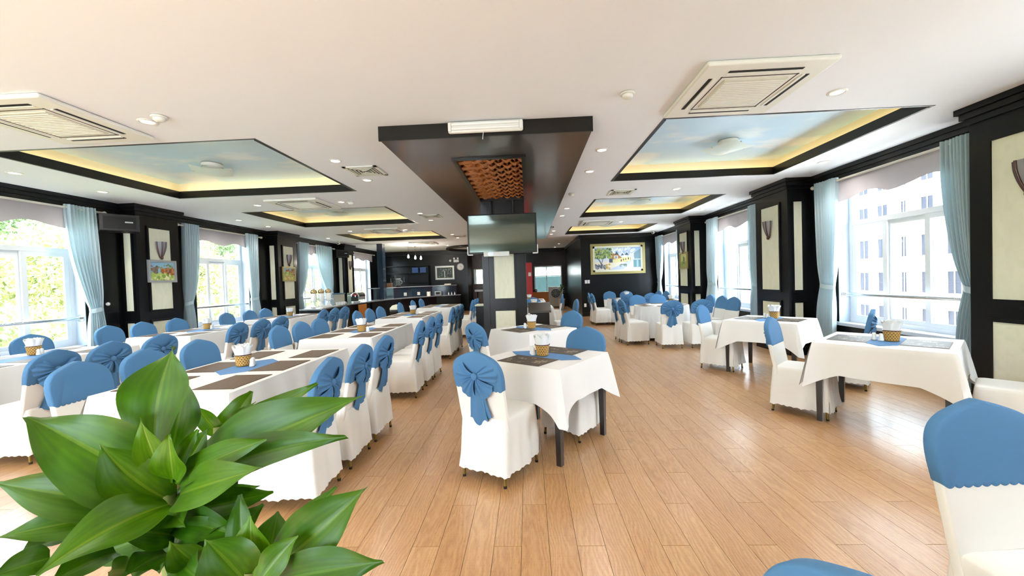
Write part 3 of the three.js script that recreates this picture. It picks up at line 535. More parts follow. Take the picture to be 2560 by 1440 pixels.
const shakerGeo = lathe([[0, 0], [0.021, 0], [0.022, 0.01], [0.016, 0.045], [0.017, 0.058], [0.012, 0.07], [0, 0.073]], 20);
function setting(x, d, where, shakers = true, y = CLOTH + 0.0035, ang = 0) {
  const o = thing('napkin_basket', `woven basket of white paper napkins on ${where}`, 'basket', x, y, -d, rr(0, 3), 'napkin baskets');
  const b = mesh('basket', basketGeo, M.basket, o); mesh('rim', rimGeo, M.sconceBrown, b); mesh('foot_ring', footGeo, M.gold, b); for (const n of naps) mesh('napkin', n, M.paper, o);
  if (shakers) [[0.085, 0.01], [0.115, -0.045]].forEach(([a, b2], i) => { const s = thing('shaker', `white ceramic ${i ? 'pepper' : 'salt'} shaker ${i ? 'farther from' : 'close to'} basket on ${where}`, 'shaker', x + a * Math.cos(ang) - b2 * Math.sin(ang), y, -(d + a * Math.sin(ang) + b2 * Math.cos(ang)), 0, 'table shakers'); mesh('body', shakerGeo, M.ceramic, s); });
}
// long tables: middle row (next to the aisle) and window row
const PL3 = ['nearest', 'middle', 'farthest'];
function longTable(xc, d0, d1, nm, W, right, left, basket, opt = {}) {
  const d = (d0 + d1) / 2, L = d1 - d0;
  rectTable(xc, d, W, L, 0, opt.drop ?? 0.47, `long dining table, ${nm}`, `white cloth over ${nm}`, { tip: 0.06, wave: 0.012, dropLeft: 0.27, group: 'long dining tables' });
  [-1, 1].forEach((s) => [0, 1, 2].forEach((k) => place('placemat', matGeo, M.mat, xc + s * (W / 2 - 0.2), d + (k - 1) * (L / 3 - 0.02), 0, `brown woven placemat, ${PL3[k]} on ${s > 0 ? 'aisle' : 'window'} side of ${nm}`, 'placemat', 'brown placemats')));
  place('table_runner', RG, M.runner, xc, d, 0.0, `blue pointed cloth runner on ${nm}`, 'runner', 'blue runners', CLOTH + 0.0002);
  if (basket) setting(basket[0], basket[1], nm);
  right[1].forEach((z, k) => chair(right[0], z, -1, (k - 1) * 0.03, `blue-capped white chair, ${PL3[k]} on aisle side of ${nm}`, 'banquet chairs'));
  left[1].forEach((z, k) => chair(left[0], z, 1, 0.04 * (1 - k), `blue-capped white chair, ${PL3[k]} on window side of ${nm}`, 'banquet chairs'));
}
longTable(-2.535, 2.56, 4.3, 'first middle-row table beside the plant', 1.0, [-1.4, [2.70, 3.25, 3.78]], [-3.38, [2.78, 3.29, 3.86]], [-2.6, 3.45]);
longTable(-2.55, 5.05, 6.86, 'second middle-row table', 0.96, [-1.42, [5.14, 5.7, 6.2]], [-3.32, [5.05, 5.56, 6.06]], [-2.5, 5.76]);
longTable(-2.6, 7.75, 9.5, 'third middle-row table', 0.95, [-1.47, [7.6, 8.1, 8.6]], [-3.35, [7.5, 8.1, 8.7]], [-2.6, 8.72]);
longTable(-2.6, 10.7, 12.3, 'last middle-row table near the bar', 0.95, [-1.47, [10.36, 10.85, 11.34]], [-3.38, [10.16, 11.3, 12.2]], null);
longTable(-5.68, 3.25, 5.0, 'first window-row table', 1.0, [-4.33, [3.42, 3.90, 4.46]], [-6.5, [3.6, 4.3, 4.85]], [-5.85, 4.4]);
longTable(-5.68, 5.78, 7.5, 'second window-row table', 1.0, [-4.34, [5.72, 6.24, 6.73]], [-6.5, [5.8, 6.34, 6.98]], [-5.72, 6.76]);
longTable(-5.75, 8.4, 9.98, 'third window-row table', 1.0, [-4.36, [8.22, 8.71, 9.2]], [-6.48, [8.15, 8.85, 9.4]], [-5.75, 9.25]);

// small square tables set diagonally; b = direction (x, depth) of the table's far right side
function squareTable(x, d, ang, S, nm, axis, drop, bask) {
  const b = [Math.cos(ang), Math.sin(ang)], a = [b[1], -b[0]], turn = ang - Math.PI / 2; // local -z (depth) points along b
  rectTable(x, d, S, S, turn, drop, `square table, ${nm}`, `white cloth with hanging corners over ${nm}`, { tip: 0.14, wave: 0.005, flare: 0.03, group: 'square tables' });
  const v = axis === 'b' ? b : a, w = axis === 'b' ? a : b, t2 = Math.atan2(w[1], w[0]);
  for (const s of [-1, 1]) place('placemat', matGeoS, M.matFloral, x + v[0] * s * 0.262, d + v[1] * s * 0.262, t2, `dark placemat with pale floral print on ${s < 0 ? 'near' : 'far'} half of ${nm}`, 'placemat', 'floral placemats');
  place('table_runner', RGs, M.runner, x, d, t2 + Math.PI / 2, `blue pointed cloth across ${nm}`, 'runner', 'blue runners', CLOTH + 0.0002);
  setting(x + bask[0], d + bask[1], nm, true, CLOTH + 0.0035, Math.PI * 0.9);
}
squareTable(0.13, 3.6, 0.93, 0.84, 'front centre table', 'b', 0.285, [-0.02, -0.02]);
squareTable(0.05, 5.6, 0.69, 0.86, 'second centre table before the pillar', 'b', 0.33, [-0.02, -0.04]);
squareTable(3.4, 3.89, 0.72, 0.94, 'front right table by the window', 'a', 0.285, [0.02, -0.03]);
squareTable(3.52, 5.92, 0.72, 0.92, 'second right table by the column', 'a', 0.285, [0.1, 0.05]);
const bc = 'banquet chairs';
chair(-0.40, 2.78, 0.5, 0.866, 'blue-capped chair with large bow in front of front centre table', bc);
chair(0.58, 4.03, -0.6, -0.8, 'blue-capped chair behind front centre table, facing the viewer', bc);
chair(-0.68, 4.75, 0.77, 0.64, 'blue-capped chair with bow left of second centre table', bc);
chair(0.67, 6.06, -0.77, -0.64, 'blue-capped chair behind second centre table', bc);
chair(2.63, 4.42, 0.69, -0.72, 'blue-capped chair left of front right table', bc);
chair(2.75, 6.42, 0.7, -0.71, 'blue-capped chair left of second right table', bc);
chair(4.16, 4.93, -0.72, 0.69, 'blue-capped chair seen edge-on before the near right window', bc);
chair(4.13, 3.1, -0.66, 0.75, 'blue-capped chair at right end of front right table', bc);
chair(1.64, 1.52, 0.08, -1, 'large blue-capped chair close by in the bottom right corner', bc);
chair(0.555, 0.62, -0.95, -0.3, 'blue chair top just showing at the bottom edge', bc);

// round tables
function roundTable(x, d, R, nm, seats, bask) {
  const t = thing('round_table', `round table, ${nm}`, 'table', x, 0, -d, 0, 'round tables');
  mesh('tabletop', cyl(R - 0.01, R - 0.01, 0.03, 0, TOP - 0.018, 0, 48), M.ebony, t); mesh('pedestal', lathe([[0.05, 0.02], [0.05, TOP - 0.04], [0.12, TOP - 0.033]]), M.ebony, t); mesh('base', lathe([[0, 0], [0.3, 0], [0.3, 0.02], [0.06, 0.05], [0, 0.05]]), M.ebony, t);
  const c = tag(mesh('tablecloth', toCreasedNormals(surf((u, v) => { const th = u * Math.PI * 2; if (v < 0.2) return [Math.cos(th) * R * v * 5, 0, Math.sin(th) * R * v * 5]; const q = (v - 0.2) / 0.8, r = R + 0.006 + q * 0.03 + 0.028 * Math.pow(q, 0.7) * Math.sin(th * 17 + 0.6 * Math.sin(th * 3)) * Math.min(1, q * 3); return [Math.cos(th) * r, -q * 0.7 - 0.003, Math.sin(th) * r, u * 4, v]; }, 220, 20, true), 0.8), M.cloth), `floor length white cloth over ${nm}`, 'tablecloth', 'white tablecloths');
  c.position.set(x, TOP + 0.006, -d);
  for (let k = 0; k < 6; k++) { const th = k * Math.PI / 3 + 0.4; place('placemat', matGeoR, M.mat, x + Math.cos(th) * (R - 0.16), d + Math.sin(th) * (R - 0.16), th - Math.PI / 2, `brown placemat ${['right', 'far right', 'far left', 'left', 'near left', 'near right'][k]} on ${nm}`, 'placemat', 'brown placemats'); }
  setting(x + bask[0], d + bask[1], nm, false);
  for (const [px, pd, fx, fd, l] of seats) chair(px, pd, fx, fd, `blue-capped chair ${l} at ${nm}`, bc);
}
roundTable(3.1, 9.38, 0.6, 'nearer round table', [[2.82, 7.86, 0.05, 1, 'with bow, near left'], [3.4, 7.86, -0.05, 1, 'with bow, near right'], [1.98, 8.6, 1, 0.12, 'at left, nearer'], [1.94, 9.1, 1, 0, 'at left, farther'], [2.83, 10.45, 0.05, -1, 'facing the viewer, far left'], [3.36, 10.45, -0.05, -1, 'facing the viewer, far right'], [4.28, 9.42, -1, 0, 'at window side, farthest'], [4.28, 8.86, -1, -0.06, 'at window side, middle'], [4.24, 8.3, -1, -0.12, 'at window side, nearest']], [0.4, 0.42]);
roundTable(3.05, 12.45, 0.58, 'farther round table before the painting', [[2.77, 11.05, 0.1, 1, 'with bow, near left'], [3.5, 11.42, -0.3, 1, 'with bow, near right'], [1.93, 12.18, 1, 0.1, 'at left, nearer'], [1.92, 12.72, 1, -0.1, 'at left, farther'], [2.77, 13.65, 0.1, -1, 'facing the viewer, far left'], [3.33, 13.6, -0.1, -1, 'facing the viewer, far right'], [4.2, 12.85, -1, -0.1, 'at window side, farther'], [4.24, 12.3, -1, -0.1, 'at window side, nearer']], [0.1, 0.35]);
// tables behind the pillar
rectTable(0.12, 10.0, 0.95, 0.8, 0, 0.4, 'table behind the lectern', 'white cloth over table behind the lectern', { tip: 0.05 }); setting(0.13, 9.85, 'table behind the lectern', false);
for (const s of [-1, 1]) place('placemat', matGeoS, M.mat, 0.12 + s * 0.28, 10.0, Math.PI / 2, `brown placemat on ${s < 0 ? 'left' : 'right'} half of table behind the lectern`, 'placemat', 'brown placemats');
rectTable(0.05, 13.2, 0.95, 1.5, 0, 0.45, 'last table beyond the pillar', 'white cloth over last table beyond the pillar', { tip: 0.05 }); setting(0.02, 12.9, 'last table beyond the pillar', false);
for (const s of [-1, 1]) place('placemat', matGeo, M.mat, 0.05 + s * 0.27, 13.2, 0, `brown placemat on ${s < 0 ? 'left' : 'right'} half of last table beyond the pillar`, 'placemat', 'brown placemats');
chair(1.07, 12.4, -1, 0.05, 'blue-capped chair right of last table beyond the pillar', bc);
chair(1.12, 9.2, -1, -0.1, 'blue-capped chair right of table behind the lectern', bc);
chair(0.12, 10.85, 0, -1, 'blue-capped chair facing the viewer behind the lectern table', bc);

// ---------- centre pillar, television, lectern ----------
{
  const o = thing('pillar', 'dark centre pillar with cream panels under the television', 'pillar'); o.userData.kind = 'structure';
  mesh('shaft', rb(-0.83, -0.04, 0, 2.93, 7.3, 8.1), M.darkTrim, o);
  mesh('edge_strip', [rb(-0.84, -0.72, 0, 2.92, 7.285, 7.3), rb(-0.15, -0.03, 0, 2.92, 7.285, 7.3)], M.darkTrim, o);
  for (const [a, b] of [[1.13, 2.6], [0.2, 0.9]]) {
    mesh('panel', rb(-0.62, -0.25, a, b, 7.292, 7.3), M.panel, o).userData.label = 'cream panel';
    mesh('moulding', frameBars(-0.62, -0.25, a, b, 0.03, (u0, u1, v0, v1) => rb(u0, u1, v0, v1, 7.285, 7.3)), M.darkTrim, o);
    mesh('panel', rb(-0.032, -0.04, a, b, 7.5, 7.9), M.panel, o); mesh('panel', rb(-0.838, -0.83, a, b, 7.5, 7.9), M.panel, o);
  }
  const t = thing('television', 'large flat television hung from the ceiling before the pillar', 'television', -0.44, 2.3, -7.12);
  mesh('body', rbox(1.25, 0.72, 0.06, 0.012, 0, 0, 0), M.black, t);
  mesh('screen', bx(1.19, 0.655, 0.004, 0, 0.012, 0.031), M.tvScreen, t);
  for (const s of [-1, 1]) mesh('corner_guard', [bx(0.016, 0.15, 0.07, s * 0.63, -0.285, 0), bx(0.09, 0.018, 0.07, s * 0.585, -0.36, 0)], M.offwhite, t);
  mesh('hanger', [rod([-0.2, 0.2, -0.05], [-0.2, 0.63, -0.05], 0.018), rod([0.2, 0.2, -0.05], [0.2, 0.63, -0.05], 0.018), bx(0.5, 0.3, 0.03, 0, 0.05, -0.045)], M.black, t);
  const r = thing('router_box', 'small white box with round lens clipped under the television', 'box', -0.55, 1.94, -7.06);
  mesh('case', rbox(0.46, 0.085, 0.05, 0.01), M.offwhite, r); mesh('lens', new THREE.CylinderGeometry(0.035, 0.035, 0.012, 20).rotateX(Math.PI / 2).scale(1.5, 1, 1).translate(-0.1, 0.005, 0.027), M.silver, r);
  const l = thing('lectern', 'dark wooden lectern with sloping lid beside the pillar', 'lectern', 0.2, 0, -7.6);
  mesh('cabinet', bx(0.36, 0.84, 0.36, 0, 0.42, 0), M.darkTrim, l);
  const s = new THREE.Shape(); s.moveTo(-0.21, 0.84); s.lineTo(0.21, 0.84); s.lineTo(0.21, 0.87); s.lineTo(-0.15, 1.0); s.lineTo(-0.21, 1.0); s.closePath();
  mesh('lid', new THREE.ExtrudeGeometry(s, { depth: 0.42, bevelEnabled: true, bevelSize: 0.006, bevelThickness: 0.006, bevelSegments: 2 }).translate(0, 0, -0.21).rotateY(-Math.PI / 2), phy({ color: 0x453f34, roughness: 0.4, clearcoat: 0.3 }), l);
  mesh('plinth', bx(0.4, 0.06, 0.4, 0, 0.03, 0), M.dark, l);
}

// ---------- pictures ----------
function picture(w, h, tex, frameW, matW, fm, name, label, cat, put, depth = 0.035) {
  const o = thing(name, label, cat); put(o);
  const W = w / 2, H = h / 2, f = frameW;
  mesh('frame', [bx(w, f, depth, 0, H - f / 2, depth / 2), bx(w, f, depth, 0, -H + f / 2, depth / 2), bx(f, h - 2 * f, depth, -W + f / 2, 0, depth / 2), bx(f, h - 2 * f, depth, W - f / 2, 0, depth / 2)], fm, o);
  if (matW) mesh('slip', [bx(w - 2 * f, matW, 0.02, 0, H - f - matW / 2, 0.014), bx(w - 2 * f, matW, 0.02, 0, -H + f + matW / 2, 0.014), bx(matW, h - 2 * f, 0.02, -W + f + matW / 2, 0, 0.014), bx(matW, h - 2 * f, 0.02, W - f - matW / 2, 0, 0.014)], M.cream, o);
  const q = 2 * (f + (matW || 0)); mesh('canvas', new THREE.BoxGeometry(w - q + 0.004, h - q + 0.004, 0.012).translate(0, 0, 0.008), std({ map: tex, roughness: 0.55 }), o);
}
const dab = (g, n, x0, x1, y0, y1, r0, r1, cols) => { for (let i = 0; i < n; i++) { g.fillStyle = cols[Math.floor(rnd() * cols.length)]; g.beginPath(); g.ellipse(rr(x0, x1), rr(y0, y1), rr(r0, r1), rr(r0, r1) * 0.7, rr(0, 3), 0, 7); g.fill(); } };
const streetTex = canvasTex(1024, 560, (g, w, h) => {
  const s = g.createLinearGradient(0, 0, 0, 300); s.addColorStop(0, '#8fb0dd'); s.addColorStop(1, '#dfe4ea'); g.fillStyle = s; g.fillRect(0, 0, w, h);
  dab(g, 60, 380, 900, 40, 260, 20, 60, ['#eef0ee', '#d9e2ec', '#a9c0e2']);
  g.fillStyle = '#efe6d6'; g.fillRect(0, 350, w, 210);
  g.fillStyle = '#b07a48'; g.beginPath(); g.moveTo(330, 130); g.lineTo(520, 170); g.lineTo(600, 260); g.lineTo(800, 250); g.lineTo(800, 360); g.lineTo(330, 380); g.fill();
  g.fillStyle = '#e9dfa4'; g.beginPath(); g.moveTo(400, 300); g.lineTo(790, 235); g.lineTo(790, 350); g.lineTo(400, 385); g.fill();
  g.fillStyle = '#f2efe2'; g.fillRect(430, 205, 90, 70); g.fillStyle = '#8f9aa6'; g.fillRect(445, 220, 60, 45);
  g.fillStyle = '#4c5b68'; for (const [x, y, k] of [[490, 130, 50], [620, 165, 34], [715, 150, 44]]) { g.beginPath(); g.moveTo(x - k, y + k); g.lineTo(x, y - k * 0.6); g.lineTo(x + k, y + k); g.fill(); }
  g.fillStyle = '#5b5440'; for (const [x, y, q] of [[590, 330, 18], [640, 310, 16], [690, 300, 15], [750, 285, 18]]) { g.beginPath(); g.ellipse(x, y, q * 0.7, q * 1.7, 0, 0, 7); g.fill(); }
  g.fillStyle = '#7f9fb0'; g.beginPath(); g.moveTo(870, 150); g.lineTo(w, 40); g.lineTo(w, 300); g.lineTo(880, 300); g.fill(); g.fillStyle = '#6e9aa6'; g.fillRect(860, 320, 164, 190); g.fillStyle = '#9fc4c6'; g.fillRect(930, 330, 40, 170);
  g.fillStyle = '#c9d3e4'; g.beginPath(); g.moveTo(800, 330); g.lineTo(860, 330); g.lineTo(640, h); g.lineTo(300, h); g.fill();
  dab(g, 240, 0, 380, 20, 270, 10, 34, ['#5d7a48', '#8aa352', '#a9b764', '#4b6450', '#c0c07c', '#7b9a58']);
  g.strokeStyle = '#4f6478'; g.lineWidth = 22; g.beginPath(); g.moveTo(60, 260); g.quadraticCurveTo(140, 330, 150, 480); g.stroke(); g.lineWidth = 14; g.beginPath(); g.moveTo(200, 250); g.quadraticCurveTo(150, 340, 155, 460); g.stroke();
  dab(g, 60, 10, 260, 420, 530, 10, 30, ['#5d6672', '#7c7a80', '#8c8f98', '#4a5262']); dab(g, 26, 250, 340, 410, 540, 10, 24, ['#d3b463', '#c49e50', '#e2cd8c']);
  dab(g, 22, 560, 700, 420, 480, 8, 22, ['#6f8078', '#8b9a94', '#a9b4b2']); g.fillStyle = '#47556b'; g.fillRect(320, 280, 80, 90);
});
const landTex = (k) => canvasTex(256, 180, (g, w, h) => {
  const warm = ['#b5642f', '#9a5526', '#c98040', '#7c4a2a'], green = ['#8fae45', '#a9bf5a', '#7c9a3c', '#c7cc7c'];
  g.fillStyle = k === 2 ? '#d5d58c' : '#8fb8cf'; g.fillRect(0, 0, w, h); g.fillStyle = k === 2 ? '#9fae52' : '#b8c86c'; g.fillRect(0, h * 0.58, w, h * 0.42);
  if (k === 0) { dab(g, 50, 120, 250, 60, 118, 8, 22, warm); dab(g, 30, 5, 80, 40, 110, 8, 18, ['#6b5a4a', '#8a6a58', '#55624c']); dab(g, 20, 90, 250, 20, 70, 5, 12, ['#6f7f4a', '#8a8a52']); dab(g, 40, 0, 256, 115, 178, 8, 26, [...green, '#e5dfb4']); }
  else if (k === 1) { dab(g, 60, 60, 250, 20, 110, 8, 24, warm); dab(g, 40, 0, 200, 60, 140, 8, 26, green); dab(g, 40, 40, 250, 110, 178, 8, 22, ['#c58b54', '#d6b27c', '#a7a056']); }
  else { dab(g, 40, 70, 190, 60, 160, 6, 18, ['#5d7d44', '#7a9454', '#b0b870']); dab(g, 16, 110, 140, 40, 140, 6, 14, ['#46602f']); }
});
picture(2.02, 1.14, streetTex, 0.09, 0.07, M.goldFrame, 'framed_painting', 'large gold framed street painting on the far right wall', 'painting', (o) => o.position.set(3.37, 2.13, -14.9));
const onLeft = (d, y) => (o) => { o.position.set(-6.99, y, -d); o.rotation.y = Math.PI / 2; }, onRight = (d, y) => (o) => { o.position.set(4.49, y, -d); o.rotation.y = -Math.PI / 2; };
picture(0.58, 0.42, landTex(0), 0.04, 0, M.silver, 'framed_painting', 'small palm landscape in silver frame on near left column', 'painting', onLeft(7.26, 1.85));
picture(0.6, 0.42, landTex(1), 0.04, 0, M.goldFrame, 'framed_painting', 'small autumn landscape in bronze frame on second left column', 'painting', onLeft(11.26, 1.85));
picture(0.55, 0.48, landTex(2), 0.05, 0, M.goldFrame, 'framed_painting', 'small yellow green painting on far right column', 'painting', onRight(11.5, 1.86));
picture(0.95, 0.68, canvasTex(256, 180, (g, w, h) => { g.fillStyle = '#3c4a4c'; g.fillRect(0, 0, w, h); dab(g, 70, 30, 226, 20, 170, 4, 12, ['#8a8f8c', '#22282a', '#5d6664', '#a9aaa6']); g.fillStyle = '#c9ccc8'; g.fillRect(118, 60, 14, 110); }), 0.05, 0.03, M.silver, 'framed_painting', 'framed dark group photograph on the bar wall', 'picture', (o) => o.position.set(-4.15, 1.93, -19.6));

// ---------- wall lamps ----------
function sconce(label, put) {
  const o = thing('wall_sconce', label, 'wall lamp', 0, 0, 0, 0, 'wall sconces'); put(o);
  const bowl = surf((u, v) => { const th = u * Math.PI, r = 0.1 * Math.pow(Math.sin((0.12 + 0.88 * v) * Math.PI / 2), 0.9); return [Math.cos(th) * r, -0.16 + 0.3 * v, Math.sin(th) * r * 0.9 + 0.004]; }, 24, 16);
  mesh('glass_shade', bowl, M.sconceGlass, o);
  for (const th of [0.35, 1.2, 1.95, 2.8]) mesh('rib', new THREE.TubeGeometry(new THREE.CatmullRomCurve3([0, 0.25, 0.5, 0.75, 1].map((v) => { const r = 0.105 * Math.pow(Math.sin((0.12 + 0.88 * v) * Math.PI / 2), 0.9); return new THREE.Vector3(Math.cos(th) * r, -0.16 + 0.3 * v, Math.sin(th) * r * 0.9 + 0.006); })), 14, 0.011, 8), M.sconceBrown, o);
  mesh('finial', new THREE.SphereGeometry(0.026, 12, 8).scale(1, 1.3, 1).translate(0, -0.165, 0.03), M.sconceBrown, o); mesh('back_plate', bx(0.08, 0.2, 0.008, 0, -0.02, 0.004), M.sconceBrown, o);
}
sconce('brown ribbed wall sconce on near left column', onLeft(7.25, 2.27)); sconce('brown ribbed wall sconce on second left column', onLeft(11.27, 2.27)); sconce('brown ribbed wall sconce on left column by the bar', onLeft(15.25, 2.27));
sconce('brown ribbed wall sconce on second right column', onRight(7.5, 2.25)); sconce('brown ribbed wall sconce on far right column', onRight(11.5, 2.25)); sconce('brown ribbed wall sconce at right picture edge', onRight(3.7, 2.25));

// ---------- wall speakers, switches, signs ----------
function speaker(x, d, label, sgn) {
  const o = thing('wall_speaker', label, 'speaker', x, 2.65, -d, 0.9, 'wall speakers');
  const s = new THREE.Shape(); s.moveTo(-0.23, -0.13); s.lineTo(0.23, -0.13); s.quadraticCurveTo(0.25, 0, 0.2, 0.14); s.quadraticCurveTo(0.1, 0.19, -0.05, 0.19); s.lineTo(-0.23, 0.17); s.closePath();
  mesh('cabinet', new THREE.ExtrudeGeometry(s, { depth: 0.26, bevelEnabled: true, bevelSize: 0.012, bevelThickness: 0.012 }).rotateX(-Math.PI / 2).translate(0, -0.13, 0), M.black, o);
  mesh('grille', bx(0.4, 0.2, 0.01, 0, 0, 0.145), M.slot, o); mesh('badge', bx(0.1, 0.022, 0.006, 0.11, 0.01, 0.152), M.silver, o); mesh('bracket', rod([0, -0.05, -0.15], [-0.05 , -0.1, -0.33], 0.015), M.black, o);
}
speaker(-6.95, 6.48, 'black wall speaker beside the near left column', 1); speaker(-6.98, 14.55, 'black wall speaker before the left column by the bar', 1);
function plate(name, label, cat, x, y, d, n = 1, w = 0.085) { const o = thing(name, label, cat, x, y, -d); for (let k = 0; k < n; k++) { mesh('plate', rbox(w, 0.13, 0.012, 0.004, k * (w + 0.015), 0, 0.006), M.white, o); mesh('rocker', rbox(w * 0.5, 0.07, 0.008, 0.003, k * (w + 0.015), 0, 0.014), M.white, o); } }
plate('light_switch', 'pair of white light switches below the large painting', 'switch', 2.17, 1.3, 14.9, 2); plate('wall_socket', 'white socket low on the painting wall', 'socket', 2.12, 0.42, 14.9);
plate('wall_socket', 'left white socket on the bar front', 'socket', -5.05, 1.02, 15.98, 1, 0.12); plate('wall_socket', 'right white socket on the bar front', 'socket', -4.6, 1.02, 16.36, 1, 0.12);
tag(mesh('curtain_hook', new THREE.SphereGeometry(0.03, 12, 10).translate(-7.27, 1.28, -6.52), M.white), 'small white curtain tieback knob on the left wall', 'knob');
{
  const c = thing('wall_clock', 'round white wall clock above the bar', 'clock', -3.35, 2.2, -19.59);
  mesh('rim', new THREE.TorusGeometry(0.165, 0.016, 10, 40).translate(0, 0, 0.02), M.silver, c); mesh('dial', new THREE.CylinderGeometry(0.16, 0.16, 0.02, 40).rotateX(Math.PI / 2).translate(0, 0, 0.012), M.white, c); mesh('hand', bx(0.01, 0.1, 0.004, 0, 0.05, 0.026), M.black, c); mesh('hand', bx(0.07, 0.01, 0.004, 0.035, 0, 0.026), M.black, c);
  for (let k = 0; k < 12; k++) { const a = k * Math.PI / 6; mesh('hour_mark', bx(0.008, 0.02, 0.003, 0, 0.135, 0.024).rotateZ(a), M.black, c); }
  const e = thing('exit_light', 'twin-head white emergency light above the clock', 'emergency light', -3.55, 2.5, -19.58);
  mesh('case', rbox(0.26, 0.13, 0.06, 0.01, 0, 0, 0.03), M.white, e); for (const s of [-1, 1]) mesh('lamp_head', new THREE.CylinderGeometry(0.05, 0.035, 0.06, 16).rotateX(Math.PI / 2).translate(s * 0.09, 0.12, 0.05), M.white, e);
  const s2 = thing('wall_siren', 'small round white alarm beside the emergency light', 'alarm', -3.85, 2.52, -19.58); mesh('dome', new THREE.SphereGeometry(0.06, 16, 10).scale(1, 1, 0.6).translate(0, 0, 0.01), M.white, s2);
}

// ---------- buffet and bar ----------
const ctY = 0.87;
function counterRun(pts, depthOf) { // pts: front edge (x, depth); body behind it
  const poly = (f, b) => { const s = new THREE.Shape(); pts.forEach(([x, d], i) => s[i ? 'lineTo' : 'moveTo'](x + depthOf(i)[0] * f, d + depthOf(i)[1] * f)); [...pts].reverse().forEach(([x, d], k) => { const i = pts.length - 1 - k; s.lineTo(x + depthOf(i)[0] * b, d + depthOf(i)[1] * b); }); s.closePath(); return s; };
  return (f, b, y0, y1) => new THREE.ExtrudeGeometry(poly(f, b), { depth: y1 - y0, bevelEnabled: false }).rotateX(-Math.PI / 2).translate(0, y0, 0);
}
{
  const o = thing('buffet_counter', 'long black buffet counter below the left windows', 'counter');
  const cp = [[-5.46, 10.15], [-5.6, 11.0], [-5.7, 12.4], [-5.66, 13.9]], run = counterRun(cp, () => [-1, 0.05]);
  mesh('worktop', run(-0.02, 0.62, ctY - 0.035, ctY), M.granite, o); mesh('body', run(0.02, 0.6, 0.08, ctY - 0.035), M.dark, o); mesh('plinth', run(0.06, 0.58, 0, 0.08), M.black, o);
  const dr = thing('cabinet_door', 'open orange wooden door panel at the buffet front', 'door', -5.6, 0.45, -13.05); mesh('panel', rbox(0.03, 0.72, 0.62, 0.006), M.lightWood, dr); mesh('knob', new THREE.SphereGeometry(0.018, 10, 8).translate(0.03, 0, 0.2), M.silver, dr);
}
